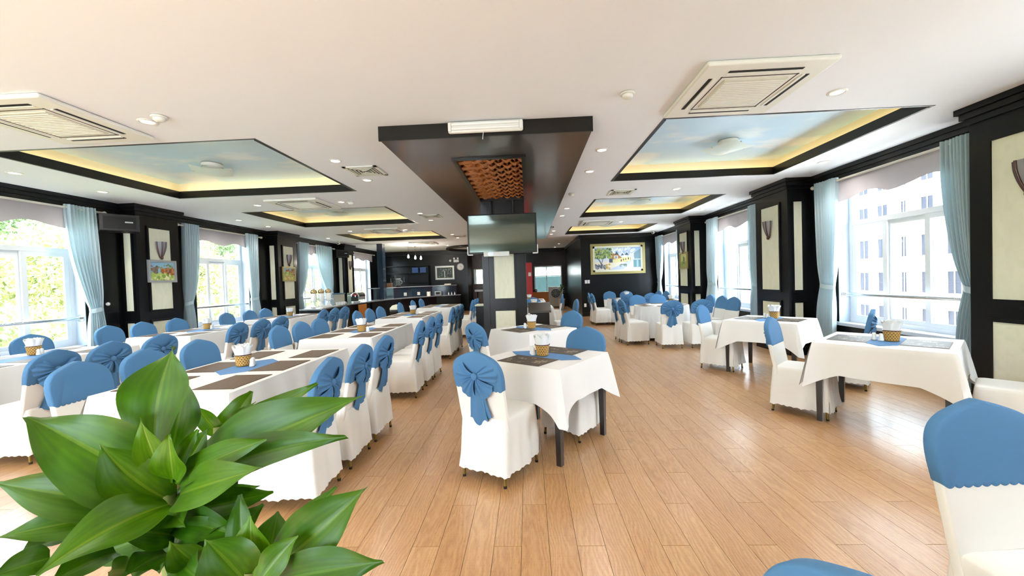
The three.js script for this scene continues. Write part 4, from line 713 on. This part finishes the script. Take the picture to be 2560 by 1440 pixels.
{
  const o = thing('bar_counter', 'curved two-tier black bar counter with pale worktops', 'bar');
  const cp = [[-5.62, 14.0], [-5.5, 15.0], [-5.2, 15.95], [-4.75, 16.75], [-4.1, 17.5], [-3.15, 18.2]], nrm = cp.map((_, i) => { const a = cp[Math.max(0, i - 1)], b = cp[Math.min(cp.length - 1, i + 1)], l = Math.hypot(b[0] - a[0], b[1] - a[1]); return [-(b[1] - a[1]) / l, (b[0] - a[0]) / l]; });
  const run = counterRun(cp, (i) => nrm[i]);
  mesh('lower_worktop', run(-0.03, 0.5, ctY - 0.035, ctY), M.granite, o); mesh('lower_body', run(0.03, 0.48, 0, ctY - 0.035), M.dark, o);
  const cp2 = cp.slice(1), n2 = nrm.slice(1), run2 = counterRun(cp2, (i) => n2[i]);
  mesh('upper_body', run2(0.42, 0.55, ctY, 1.29), phy({ color: 0x22303f, roughness: 0.18, clearcoat: 0.6, clearcoatRoughness: 0.1 }), o); mesh('upper_worktop', run2(0.38, 0.78, 1.29, 1.325), M.granite, o);
  const p = thing('bar_post', 'narrow glossy dark post at left end of the bar', 'post', -5.78, 0, -15.4); p.userData.kind = 'structure'; mesh('shaft', bx(0.22, CE, 0.3, 0, CE / 2, 0), phy({ color: 0x1d2a3a, roughness: 0.15, clearcoat: 0.8, clearcoatRoughness: 0.08 }), p); mesh('base', bx(0.26, 0.12, 0.34, 0, 0.06, 0), M.dark, p);
  // back shelves
  const sh = thing('bar_shelf', 'dark back-bar shelf unit', 'shelf', -6.0, 0, -19.35); mesh('side', [bx(0.04, 2.3, 0.4, -1.1, 1.15, 0), bx(0.04, 2.3, 0.4, 1.1, 1.15, 0), bx(2.2, 2.3, 0.03, 0, 1.15, -0.18)], M.dark, sh); for (const y of [0.9, 1.5, 1.95, 2.3]) mesh('board', bx(2.16, 0.03, 0.38, 0, y, 0), M.dark, sh);
  [[-5.55, 'left'], [-5.15, 'right']].forEach(([x, w]) => { const b = thing('storage_box', `blue box on the ${w} of the bar shelf`, 'box', x, 1.965, -19.33, 0, 'blue shelf boxes'); mesh('carton', rbox(0.3, 0.24, 0.2, 0.008, 0, 0.12, 0), std({ color: 0x2c4f8a, roughness: 0.5 }), b); mesh('lid', rbox(0.31, 0.04, 0.21, 0.006, 0, 0.245, 0), std({ color: 0x3b66a8, roughness: 0.5 }), b); });
  for (let k = 0; k < 5; k++) { const b = thing('bottle', `dark bottle on the bar shelf, ${['first', 'second', 'third', 'fourth', 'fifth'][k]} from left`, 'bottle', -6.8 + k * 0.17, 1.515, -19.3, 0, 'bar bottles'); mesh('body', lathe([[0, 0], [0.036, 0], [0.038, 0.02], [0.038, 0.18], [0.014, 0.23], [0.014, 0.3], [0, 0.3]], 18), phy({ color: [0x1a2a18, 0x3a1c10, 0x24301a, 0x4a3a14, 0x16201c][k], roughness: 0.15, clearcoat: 0.6 }), b); }
  [[-4.87, 16.0, 2.57, 'left'], [-4.6, 16.05, 2.52, 'middle'], [-4.38, 16.1, 2.5, 'right']].forEach(([x, d, y, w]) => { const b = thing('pendant_lamp', `${w} of three glowing pendant bulbs over the bar`, 'pendant lamp', x, y, -d, 0, 'bar pendant bulbs'); mesh('cord', rod([0, 0.1, 0], [0, CE - y, 0], 0.004, 6), M.black, b); mesh('socket', cyl(0.016, 0.018, 0.06, 0, 0.1, 0, 12), M.black, b); mesh('bulb', lathe([[0, -0.085], [0.03, -0.07], [0.042, -0.035], [0.03, 0.02], [0.015, 0.07], [0, 0.07]], 18), M.bulb, b); const l = new THREE.PointLight(new THREE.Color(1, 0.9, 0.75), 2.2, 0, 2); l.position.set(x, y - 0.03, -d); l.castShadow = true; scene.add(l); });
  const gl = thing('blender_jug', 'clear blender jug on the upper bar top', 'jug', -5.25, 1.325, -15.75); mesh('jar', lathe([[0.075, 0.09], [0.1, 0.32], [0.097, 0.32], [0.072, 0.1]], 20), phy({ color: 0xb9c6cc, roughness: 0.1, transmission: 0.7, thickness: 0, side: THREE.DoubleSide }), gl); mesh('lid', cyl(0.1, 0.1, 0.03, 0, 0.33, 0), M.silver, gl); mesh('motor_base', lathe([[0, 0], [0.11, 0], [0.1, 0.06], [0.08, 0.09], [0, 0.09]], 20), M.black, gl); mesh('handle', new THREE.TorusGeometry(0.07, 0.012, 8, 16, Math.PI).rotateZ(-Math.PI / 2).translate(0.09, 0.2, 0), M.silver, gl);
  const cb = thing('condiment_box', 'small brown box beside the blender jug', 'box', -5.55, 1.325, -15.6); mesh('carton', rbox(0.2, 0.16, 0.14, 0.008, 0, 0.08, 0), std({ color: 0x8a6a50, roughness: 0.7 }), cb); mesh('flap', bx(0.2, 0.01, 0.07, 0, 0.165, 0.03), std({ color: 0x9a7a5e, roughness: 0.7 }), cb);
  const cu = thing('folded_towel', 'pale folded cloth on the right of the upper bar', 'towel', -3.75, 1.325, -18.2); mesh('fold', [rbox(0.3, 0.03, 0.2, 0.012, 0, 0.016, 0), rbox(0.28, 0.03, 0.18, 0.012, 0.01, 0.046, 0)], M.cream, cu);
  const nh = thing('napkin_holder', 'white napkin holder on the lower bar top', 'napkin holder', -4.38, ctY, -17.15); mesh('body', [bx(0.03, 0.2, 0.16, -0.05, 0.1, 0), bx(0.03, 0.2, 0.16, 0.05, 0.1, 0), bx(0.1, 0.02, 0.16, 0, 0.01, 0)], M.white, nh); mesh('napkin', bx(0.06, 0.17, 0.14, 0, 0.1, 0), M.paper, nh);
  const dk = thing('card_machine', 'dark grey square machine next to the napkin holder', 'machine', -4.02, ctY, -17.45); mesh('body', rbox(0.3, 0.2, 0.2, 0.02, 0, 0.1, 0), M.granite, dk); mesh('keypad', bx(0.18, 0.1, 0.01, 0, 0.11, 0.102), M.black, dk);
  [[-3.62, 17.75], [-3.5, 17.85], [-3.38, 17.95]].forEach(([x, d], k) => { const s = thing('sauce_bottle', `small pale sauce bottle, ${PL3[k]} of three on the bar`, 'bottle', x, ctY, -d, 0, 'sauce bottles'); mesh('body', lathe([[0, 0], [0.025, 0], [0.025, 0.08], [0.01, 0.1], [0.01, 0.13], [0, 0.13]], 14), M.ceramic, s); mesh('cap', cyl(0.012, 0.012, 0.02, 0, 0.138, 0, 12), M.gold, s); });
}
// on the buffet
const onC = (x, d) => [x, ctY, -d];
[[-5.98, 10.75], [-5.93, 11.05], [-5.88, 11.35]].forEach(([x, d], k) => {
  const o = thing('drink_dispenser', `chrome and brass drink dispenser, ${PL3[k]} of three on the buffet`, 'dispenser', ...onC(x, d), 0.6, 'drink dispensers');
  mesh('foot', lathe([[0, 0], [0.1, 0], [0.09, 0.03], [0.03, 0.1], [0.025, 0.16], [0, 0.16]], 24), M.ceramic, o); mesh('tank', lathe([[0, 0.15], [0.07, 0.16], [0.075, 0.2], [0.075, 0.38], [0.06, 0.4], [0, 0.4]], 24), M.ceramic, o); mesh('dome', new THREE.SphereGeometry(0.085, 20, 14).scale(1, 0.9, 1).translate(0, 0.44, 0), std({ color: 0xcbb486, roughness: 0.25, metalness: 0.8 }), o); mesh('knob', new THREE.SphereGeometry(0.018, 10, 8).translate(0, 0.53, 0), M.chrome, o); mesh('tap', [rod([0.06, 0.22, 0.03], [0.13, 0.21, 0.06], 0.01), rod([0.12, 0.21, 0.055], [0.12, 0.16, 0.055], 0.008)], M.chrome, o);
});
{
  const t = thing('serving_tray', 'pale blue drip tray under the drink dispensers', 'tray', ...onC(-5.72, 10.95)); mesh('base', rbox(0.2, 0.012, 0.85, 0.005, 0, 0.006, 0), M.ceramic, t); mesh('rim', [bx(0.01, 0.025, 0.85, 0.1, 0.0125, 0), bx(0.01, 0.025, 0.85, -0.1, 0.0125, 0)], M.ceramic, t);
  for (let k = 0; k < 4; k++) { const c = thing('cup', `white cup on the buffet, ${['first', 'second', 'third', 'fourth'][k]} past the dispensers`, 'cup', ...onC(-5.82 + 0.01 * k, 11.75 + k * 0.13), 0, 'buffet cups'); mesh('bowl', lathe([[0, 0], [0.03, 0], [0.045, 0.09], [0.042, 0.09], [0.028, 0.006], [0, 0.006]], 18), M.ceramic, c); mesh('handle', new THREE.TorusGeometry(0.022, 0.005, 6, 14).translate(0.06, 0.05, 0), M.ceramic, c); }
  const b = thing('bread_bin', 'grey bin with blue lid on the buffet', 'bin', ...onC(-6.1, 12.45)); mesh('body', rbox(0.24, 0.32, 0.3, 0.02, 0, 0.16, 0), std({ color: 0xb3ad9e, roughness: 0.5 }), b); mesh('lid', rbox(0.27, 0.035, 0.34, 0.012, 0, 0.335, 0), std({ color: 0x3d6f8c, roughness: 0.4 }), b);
  const g = thing('cereal_jar', 'tall clear cereal jar on the buffet', 'jar', ...onC(-5.95, 12.85)); mesh('jar', lathe([[0, 0], [0.06, 0], [0.06, 0.22], [0.05, 0.24], [0, 0.24]], 20), phy({ color: 0xbfd0d0, roughness: 0.1, transmission: 0.7, thickness: 0 }), g); mesh('lid', cyl(0.052, 0.052, 0.02, 0, 0.25, 0), M.silver, g);
  const m = thing('coffee_machine', 'black and silver coffee machine on the buffet', 'coffee machine', ...onC(-5.98, 13.2), 0.9); mesh('body', rbox(0.26, 0.34, 0.3, 0.03, 0, 0.17, -0.03), M.black, m); mesh('arch', new THREE.TorusGeometry(0.13, 0.025, 10, 24, Math.PI).translate(0, 0.2, 0.12), M.chrome, m); mesh('drip_base', rbox(0.24, 0.05, 0.2, 0.012, 0, 0.025, 0.15), M.silver, m); mesh('spout', cyl(0.02, 0.025, 0.06, 0, 0.22, 0.15), M.chrome, m); mesh('label_band', bx(0.2, 0.04, 0.01, 0, 0.26, 0.122), M.red, m);
  const k = thing('chafing_dish', 'rounded black roll-top dish beside the coffee machine', 'dish', ...onC(-5.95, 13.62), 1.2); mesh('pan', rbox(0.34, 0.12, 0.26, 0.02, 0, 0.14, 0), M.silver, k); mesh('cover', new THREE.CylinderGeometry(0.13, 0.13, 0.33, 20, 1, false, 0, Math.PI).rotateZ(Math.PI / 2).translate(0, 0.2, 0), M.black, k); for (const sx of [-1, 1]) for (const sz of [-1, 1]) mesh('leg', rod([sx * 0.14, 0, sz * 0.1], [sx * 0.14, 0.1, sz * 0.1], 0.01), M.silver, k);
  const p = thing('rice_pot', 'black pot with pale domed lid between the far chairs', 'pot', -3.95, 0, -11.6); mesh('stand', cyl(0.16, 0.18, 0.55, 0, 0.275, 0), M.black, p); mesh('pot_body', lathe([[0, 0.55], [0.19, 0.56], [0.2, 0.7], [0, 0.7]]), M.black, p); mesh('lid', lathe([[0.2, 0.7], [0.19, 0.75], [0.12, 0.82], [0, 0.85]]), M.cream, p); mesh('knob', new THREE.SphereGeometry(0.02, 10, 8).translate(0, 0.86, 0), M.black, p);
}

// ---------- far passage ----------
{
  const sc = thing('side_cabinet', 'narrow dark cabinet with pale top left of the pillar', 'cabinet', -1.02, 0, -8.7); mesh('carcass', bx(0.26, 0.92, 0.4, 0, 0.46, 0), M.dark, sc); mesh('top', rbox(0.3, 0.03, 0.44, 0.006, 0, 0.935, 0), M.cream, sc); mesh('door', bx(0.22, 0.8, 0.012, 0, 0.47, 0.206), M.dark, sc);
  const c = thing('air_cooler', 'grey standing air cooler with round fan in the passage', 'air cooler', 1.36, 0, -20.0); mesh('cabinet', rbox(0.7, 1.0, 0.4, 0.02, 0, 0.55, 0), std({ color: 0xb0aeaa, roughness: 0.5 }), c); mesh('fan_recess', new THREE.CylinderGeometry(0.23, 0.23, 0.02, 32).rotateX(Math.PI / 2).translate(0, 0.72, 0.2), std({ color: 0x3b4a50, roughness: 0.6 }), c);
  for (const r of [0.08, 0.15, 0.22]) mesh('guard_ring', new THREE.TorusGeometry(r, 0.006, 6, 32).translate(0, 0.72, 0.215), M.silver, c); for (let k = 0; k < 4; k++) mesh('guard_spoke', bx(0.44, 0.008, 0.006, 0, 0, 0).rotateZ(k * Math.PI / 4).translate(0, 0.72, 0.216), M.silver, c); for (const s of [-1, 1]) mesh('caster', cyl(0.04, 0.04, 0.06, s * 0.28, 0.03, 0), M.black, c);
  const r = thing('red_cabinet', 'tall glossy red cabinet behind the pillar', 'cabinet', -0.12, 0, -17.2); mesh('body', rbox(0.62, 2.18, 0.6, 0.02, 0, 1.09, 0), M.red, r); mesh('door', rbox(0.58, 1.7, 0.02, 0.006, 0, 1.2, 0.305), M.red, r); mesh('notice', bx(0.12, 0.16, 0.004, 0.2, 1.68, 0.318), M.white, r);
  const w = thing('low_cabinet', 'low light brown wooden cabinet below the passage window', 'cabinet', 0.55, 0, -18.4); mesh('carcass', bx(0.75, 0.8, 0.4, 0, 0.43, 0), M.lightWood, w); mesh('top', rbox(0.79, 0.03, 0.44, 0.006, 0, 0.845, 0), M.lightWood, w); mesh('door', bx(0.35, 0.68, 0.015, -0.18, 0.43, 0.206), M.lightWood, w); mesh('door', bx(0.35, 0.68, 0.015, 0.18, 0.43, 0.206), M.lightWood, w); mesh('plinth', bx(0.7, 0.04, 0.36, 0, 0.02, 0), M.black, w);
  const rd = thing('radio', 'small black radio on the low cabinet', 'radio', 0.3, 0.86, -18.4); mesh('case', rbox(0.22, 0.13, 0.1, 0.015, 0, 0.065, 0), M.black, rd); mesh('dial', new THREE.CylinderGeometry(0.03, 0.03, 0.01, 16).rotateX(Math.PI / 2).translate(0.06, 0.065, 0.052), M.silver, rd);
  const p = thing('potted_palm', 'dark leafy plant in a tall white pot in the passage', 'plant', 1.55, 0, -18.6); mesh('pot', lathe([[0, 0], [0.11, 0], [0.165, 0.5], [0.15, 0.5], [0.12, 0.44], [0, 0.44]], 28), M.white, p); mesh('soil', cyl(0.14, 0.14, 0.02, 0, 0.445, 0), M.soil, p); mesh('trunk', cyl(0.02, 0.026, 0.5, 0, 0.68, 0, 10), M.stem, p);
  for (let k = 0; k < 22; k++) { const a = k * 2.4, e = 0.3 + (k % 5) * 0.22, L = 0.28 + 0.07 * (k % 3); mesh('frond', surf((u, v) => { const q = v * L, dr = 0.35 * v * v * L; return [(u - 0.5) * 0.06 * Math.sin(Math.min(1, v * 1.05) * 3.0), Math.sin(e) * q - dr, Math.cos(e) * q]; }, 4, 8).rotateY(a).translate(0, 0.75 + (k % 6) * 0.06, 0), M.leaf[0], p); }
  const bs = thing('wash_basin', 'white wash basin counter in the tiled washroom', 'basin', -2.2, 0, -21.0); mesh('slab', rbox(1.3, 0.12, 0.5, 0.02, 0, 0.95, 0), M.ceramic, bs); mesh('bowl', lathe([[0.0, 0.9], [0.16, 0.95], [0.2, 1.03], [0.19, 1.03], [0.15, 0.97], [0, 0.93]], 24), M.ceramic, bs); mesh('tap', [rod([0.25, 1.0, -0.15], [0.25, 1.2, -0.15], 0.014), rod([0.25, 1.19, -0.15], [0.25, 1.17, -0.02], 0.011)], M.chrome, bs); mesh('support', [bx(0.06, 0.9, 0.4, -0.58, 0.45, 0), bx(0.06, 0.9, 0.4, 0.58, 0.45, 0)], M.tile, bs);
  const mi = thing('mirror', 'tall framed mirror above the wash basin', 'mirror', -2.6, 1.7, -21.29); mesh('frame', [bx(0.66, 0.03, 0.03, 0, 0.4, 0.015), bx(0.66, 0.03, 0.03, 0, -0.4, 0.015), bx(0.03, 0.8, 0.03, -0.32, 0, 0.015), bx(0.03, 0.8, 0.03, 0.32, 0, 0.015)], M.goldFrame, mi); mesh('mirror_glass', bx(0.62, 0.78, 0.01, 0, 0, 0.008), std({ color: 0xffffff, metalness: 1, roughness: 0.02 }), mi);
}

// ---------- plant in the foreground ----------
{
  const o = thing('potted_dracaena', 'large green dracaena with broad leaves in the foreground', 'plant', 0, 0, 0);
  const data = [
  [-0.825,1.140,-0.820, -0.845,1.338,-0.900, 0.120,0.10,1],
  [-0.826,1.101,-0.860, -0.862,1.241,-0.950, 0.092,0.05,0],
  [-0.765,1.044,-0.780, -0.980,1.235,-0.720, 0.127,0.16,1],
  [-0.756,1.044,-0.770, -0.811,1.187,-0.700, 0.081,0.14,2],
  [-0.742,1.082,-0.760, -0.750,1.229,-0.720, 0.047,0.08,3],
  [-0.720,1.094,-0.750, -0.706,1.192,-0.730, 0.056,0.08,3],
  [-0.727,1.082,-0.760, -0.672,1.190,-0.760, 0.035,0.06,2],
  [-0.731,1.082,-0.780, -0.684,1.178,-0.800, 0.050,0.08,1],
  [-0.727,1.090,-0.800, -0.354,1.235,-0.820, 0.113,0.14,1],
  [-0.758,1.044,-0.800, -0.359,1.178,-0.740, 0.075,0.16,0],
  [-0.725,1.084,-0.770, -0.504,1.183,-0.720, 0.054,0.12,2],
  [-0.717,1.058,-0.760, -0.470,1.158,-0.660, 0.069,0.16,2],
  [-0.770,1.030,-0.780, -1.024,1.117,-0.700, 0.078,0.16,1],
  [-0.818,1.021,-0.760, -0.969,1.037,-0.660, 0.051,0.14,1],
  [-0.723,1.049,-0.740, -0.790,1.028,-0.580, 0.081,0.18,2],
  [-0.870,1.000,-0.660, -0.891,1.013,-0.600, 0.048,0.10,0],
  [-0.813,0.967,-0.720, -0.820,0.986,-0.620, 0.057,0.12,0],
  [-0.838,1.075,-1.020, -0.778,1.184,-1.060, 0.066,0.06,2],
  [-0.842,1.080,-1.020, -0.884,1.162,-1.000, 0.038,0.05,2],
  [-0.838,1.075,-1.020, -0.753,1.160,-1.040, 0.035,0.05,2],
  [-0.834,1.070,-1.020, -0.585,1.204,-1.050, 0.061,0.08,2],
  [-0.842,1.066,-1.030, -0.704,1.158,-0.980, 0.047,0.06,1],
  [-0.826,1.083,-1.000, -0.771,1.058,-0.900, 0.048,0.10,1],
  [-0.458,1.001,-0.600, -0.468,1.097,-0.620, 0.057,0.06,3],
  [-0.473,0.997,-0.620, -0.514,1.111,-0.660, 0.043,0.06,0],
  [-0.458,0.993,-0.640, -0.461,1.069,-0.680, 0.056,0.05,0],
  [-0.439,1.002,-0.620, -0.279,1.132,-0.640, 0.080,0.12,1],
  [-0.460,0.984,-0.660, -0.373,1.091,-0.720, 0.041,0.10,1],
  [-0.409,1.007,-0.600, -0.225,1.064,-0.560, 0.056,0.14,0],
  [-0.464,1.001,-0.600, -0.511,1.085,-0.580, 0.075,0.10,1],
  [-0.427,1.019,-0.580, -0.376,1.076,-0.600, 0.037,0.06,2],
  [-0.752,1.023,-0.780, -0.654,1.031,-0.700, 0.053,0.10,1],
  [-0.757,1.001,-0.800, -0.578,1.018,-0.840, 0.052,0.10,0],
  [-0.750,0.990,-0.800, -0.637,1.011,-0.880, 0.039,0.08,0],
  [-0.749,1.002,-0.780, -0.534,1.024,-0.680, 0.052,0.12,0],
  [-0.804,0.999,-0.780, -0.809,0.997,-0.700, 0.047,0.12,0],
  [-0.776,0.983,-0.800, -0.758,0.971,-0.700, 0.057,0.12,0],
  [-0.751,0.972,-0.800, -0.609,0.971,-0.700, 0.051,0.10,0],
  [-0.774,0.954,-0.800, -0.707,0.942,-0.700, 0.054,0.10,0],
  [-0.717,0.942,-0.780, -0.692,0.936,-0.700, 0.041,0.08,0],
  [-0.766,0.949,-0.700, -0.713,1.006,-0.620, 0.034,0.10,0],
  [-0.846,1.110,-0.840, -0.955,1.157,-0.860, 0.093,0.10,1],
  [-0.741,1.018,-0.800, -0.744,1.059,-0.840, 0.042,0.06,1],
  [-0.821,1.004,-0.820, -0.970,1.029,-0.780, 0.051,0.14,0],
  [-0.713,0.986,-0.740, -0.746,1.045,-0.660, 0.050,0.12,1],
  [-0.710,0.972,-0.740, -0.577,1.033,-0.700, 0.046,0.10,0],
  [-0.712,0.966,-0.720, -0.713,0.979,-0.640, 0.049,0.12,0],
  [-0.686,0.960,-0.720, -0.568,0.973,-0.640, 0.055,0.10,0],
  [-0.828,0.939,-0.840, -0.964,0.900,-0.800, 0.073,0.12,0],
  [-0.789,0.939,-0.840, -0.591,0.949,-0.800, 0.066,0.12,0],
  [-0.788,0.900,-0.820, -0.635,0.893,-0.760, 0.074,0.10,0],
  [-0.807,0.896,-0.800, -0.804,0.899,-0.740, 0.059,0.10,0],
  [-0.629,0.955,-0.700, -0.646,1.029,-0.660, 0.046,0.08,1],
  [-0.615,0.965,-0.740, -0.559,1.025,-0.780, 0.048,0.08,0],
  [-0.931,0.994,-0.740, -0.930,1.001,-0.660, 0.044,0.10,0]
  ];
  const n0 = new THREE.Vector3(0.12, 0.6, 0.79), B = new THREE.Vector3(), T = new THREE.Vector3();
  data.forEach(([a, b, c, d, e, f, w, arch, tone], idx) => {
    B.set(a, b, c); T.set(d, e, f);
    const ch = T.clone().sub(B), L = ch.length(), dir = ch.clone().normalize(), n = n0.clone().addScaledVector(dir, -n0.dot(dir)).normalize(), side = new THREE.Vector3().crossVectors(dir, n).normalize();
    const P0 = B.clone(), P1 = B.clone().addScaledVector(ch, 0.5).addScaledVector(n, arch * L * 0.9).addScaledVector(side, (idx % 3 - 1) * 0.05 * L), P2 = T.clone(), W = w * 1.1, ph = idx * 1.7;
    const g = surf((u, v) => {
      const t = u, q = (v - 0.5) * 2, p = P0.clone().multiplyScalar((1 - t) * (1 - t)).addScaledVector(P1, 2 * t * (1 - t)).addScaledVector(P2, t * t);
      const wd = W / 2 * Math.pow(Math.sin(Math.PI * Math.pow(0.06 + 0.94 * t, 0.85)), 0.75) * (1 - Math.pow(t, 8)) + 0.002;
      p.addScaledVector(side, q * wd).addScaledVector(n, Math.abs(q) * wd * 0.28 + 0.09 * W * Math.sin(t * 8 + ph) * q * Math.abs(q) - 0.03 * W * Math.cos(q * 8) * (1 - t) * t);
      return [p.x, p.y, p.z, t, v];
    }, 20, 10);
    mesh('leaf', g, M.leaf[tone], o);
  });
  const st = (pts, r) => new THREE.TubeGeometry(new THREE.CatmullRomCurve3(pts.map((p) => new THREE.Vector3(...p))), 24, r, 8);
  mesh('stem', st([[-0.70, 0.42, -0.72], [-0.74, 0.75, -0.76], [-0.765, 1.07, -0.78]], 0.016), M.stem, o); mesh('stem', st([[-0.72, 0.42, -0.78], [-0.80, 0.8, -0.95], [-0.843, 1.1, -1.02]], 0.014), M.stem, o); mesh('stem', st([[-0.66, 0.42, -0.72], [-0.55, 0.75, -0.66], [-0.462, 1.02, -0.61]], 0.014), M.stem, o);
  mesh('pot', lathe([[0, 0], [0.16, 0], [0.2, 0.45], [0.215, 0.46], [0.2, 0.47], [0.185, 0.46], [0.17, 0.4], [0, 0.4]], 36).translate(-0.7, 0, -0.75), M.pot, o); mesh('soil', cyl(0.175, 0.175, 0.02, -0.7, 0.41, -0.75), M.soil, o);
}

// ---------- outdoors ----------
{
  struct('ground_outside', rb(-120, 140, -14.4, -14, -60, 160), std({ color: 0xcfcfca, roughness: 1 }), 'ground far below the windows');
  const wall = std({ color: 0xe4e6ea, roughness: 0.85 }), pane = std({ color: new THREE.Color().setRGB(0.04, 0.043, 0.056), roughness: 0.5, metalness: 1 }), surround = std({ color: 0xf2f2f2, roughness: 0.8 });
  const b = thing('apartment_building', 'white apartment block with rows of windows across the street', 'building', 34, -14, -32);
  mesh('facade', bx(10, 40, 80, 5, 20, 0), wall, b); mesh('parapet', bx(10.6, 0.8, 80.6, 5, 40.3, 0), wall, b);
  for (let f = 0; f < 7; f++) mesh('ledge', bx(0.12, 0.12, 80, -0.05, 9.3 + f * 3.2, 0), wall, b);
  for (let f = 0; f < 7; f++) for (let k = 0; k < 24; k++) { const z = -26 + k * 2.1, y = 10.9 + f * 3.2, w = k % 3 === 1 ? 0.6 : 1.15; const q = mesh('window', [bx(0.12, 1.9, 0.1, -0.04, 0, -w / 2), bx(0.12, 1.9, 0.1, -0.04, 0, w / 2), bx(0.12, 0.1, w, -0.04, 0.95, 0), bx(0.12, 0.1, w, -0.04, -0.95, 0), bx(0.08, 1.9, 0.06, -0.03, 0, 0)], surround, b); q.position.set(0, y, z); mesh('pane', bx(0.04, 1.8, w - 0.1, -0.01, 0, 0), pane, q); }
  // wooded slope on the left
  const hill = surf((u, v) => { const z = 30 - 110 * u, x = -13 - 60 * v; return [x, -14 + 30 * Math.pow(v, 0.8) + 3 * fbm(u * 9, v * 6, 3), z]; }, 60, 30);
  struct('hillside', hill, std({ color: 0x7d8a55, roughness: 1, side: THREE.DoubleSide }), 'grassy slope left of the building');
  const fol = [0x83905f, 0x8d9868, 0x70865f, 0x9aa06a].map((c) => phy({ color: c, roughness: 0.8, transmission: 0.15, thickness: 0, side: THREE.DoubleSide }));
  const crownGeo = (sd) => { const p = [], N = 9000; let s = sd; const r = () => { s = (s * 1664525 + 1013904223) >>> 0; return s / 4294967296; };
    for (let i = 0; i < N; i++) { const a = r() * 6.283, c = 2 * r() - 1, R = 0.55 + 0.45 * Math.sqrt(r()), q = Math.sqrt(1 - c * c), lob = 1 + 0.25 * Math.sin(a * 3 + sd) * Math.cos(c * 4 + sd); const x = Math.cos(a) * q * R * lob, y = c * R * 0.9 * lob, z = Math.sin(a) * q * R * lob, L = 0.03 + 0.025 * r(); const u = new THREE.Vector3(r() - 0.5, r() - 0.5, r() - 0.5).normalize().multiplyScalar(L), v = new THREE.Vector3(r() - 0.5, r() - 0.5, r() - 0.5).normalize().multiplyScalar(L * 0.6); p.push(x - u.x, y - u.y, z - u.z, x + v.x, y + v.y, z + v.z, x + u.x, y + u.y, z + u.z, x - u.x, y - u.y, z - u.z, x + u.x, y + u.y, z + u.z, x - v.x, y - v.y, z - v.z); }
    const g = new THREE.BufferGeometry(); g.setAttribute('position', new THREE.Float32BufferAttribute(p, 3)); g.computeVertexNormals(); return g; };
  const cg = [crownGeo(3), crownGeo(11), crownGeo(29)];
  const spots = []; for (let k = 0; k < 24; k++) spots.push([-15 - (k % 4) * 5.2, 2.5 + Math.floor(k / 4) * 6.2 + (k % 4) * 1.6, 2.35 + ((k * 7) % 5) * 0.12]);
  spots.forEach(([x, d, R], k) => { const v = clamp((-13 - x) / 60), gy = -14 + 30 * Math.pow(v, 0.8), cy = -0.9 + (k % 4) * 2.6; const o = thing('tree', `leafy tree in ${['nearest', 'second', 'third', 'highest'][k % 4]} rank on the slope, ${NUMW[Math.floor(k / 4)]} from the front`, 'tree', x, gy, -d, k, 'trees on the slope'); const c = mesh('crown', cg[k % 3], fol[(k * 3) % 4], o); c.position.y = cy - gy; c.scale.set(R, R * 1.15, R); mesh('trunk', cyl(0.16, 0.3, cy - gy + 1, 0, (cy - gy + 1) / 2, 0, 10), M.stem, o); });
}
{ // building seen through the passage window
  const n = thing('neighbour_building', 'teal glazed building behind the passage window', 'building', 1.5, -14, -29), t = std({ color: 0x2b3a3d, roughness: 0.8 }), w = std({ color: 0x9aa2a2, roughness: 0.8 });
  mesh('facade', bx(14, 15.6, 2, 0, 7.8, 0), t, n); mesh('upper_storey', bx(14, 8, 1.8, 0, 19.6, 0), w, n); for (let k = 0; k < 6; k++) mesh('window', bx(0.7, 1.4, 0.1, -1.2 + k * 1.1, 16.9, 0.92), t, n);
}
shadow(scene);
renderer.render(scene, camera);
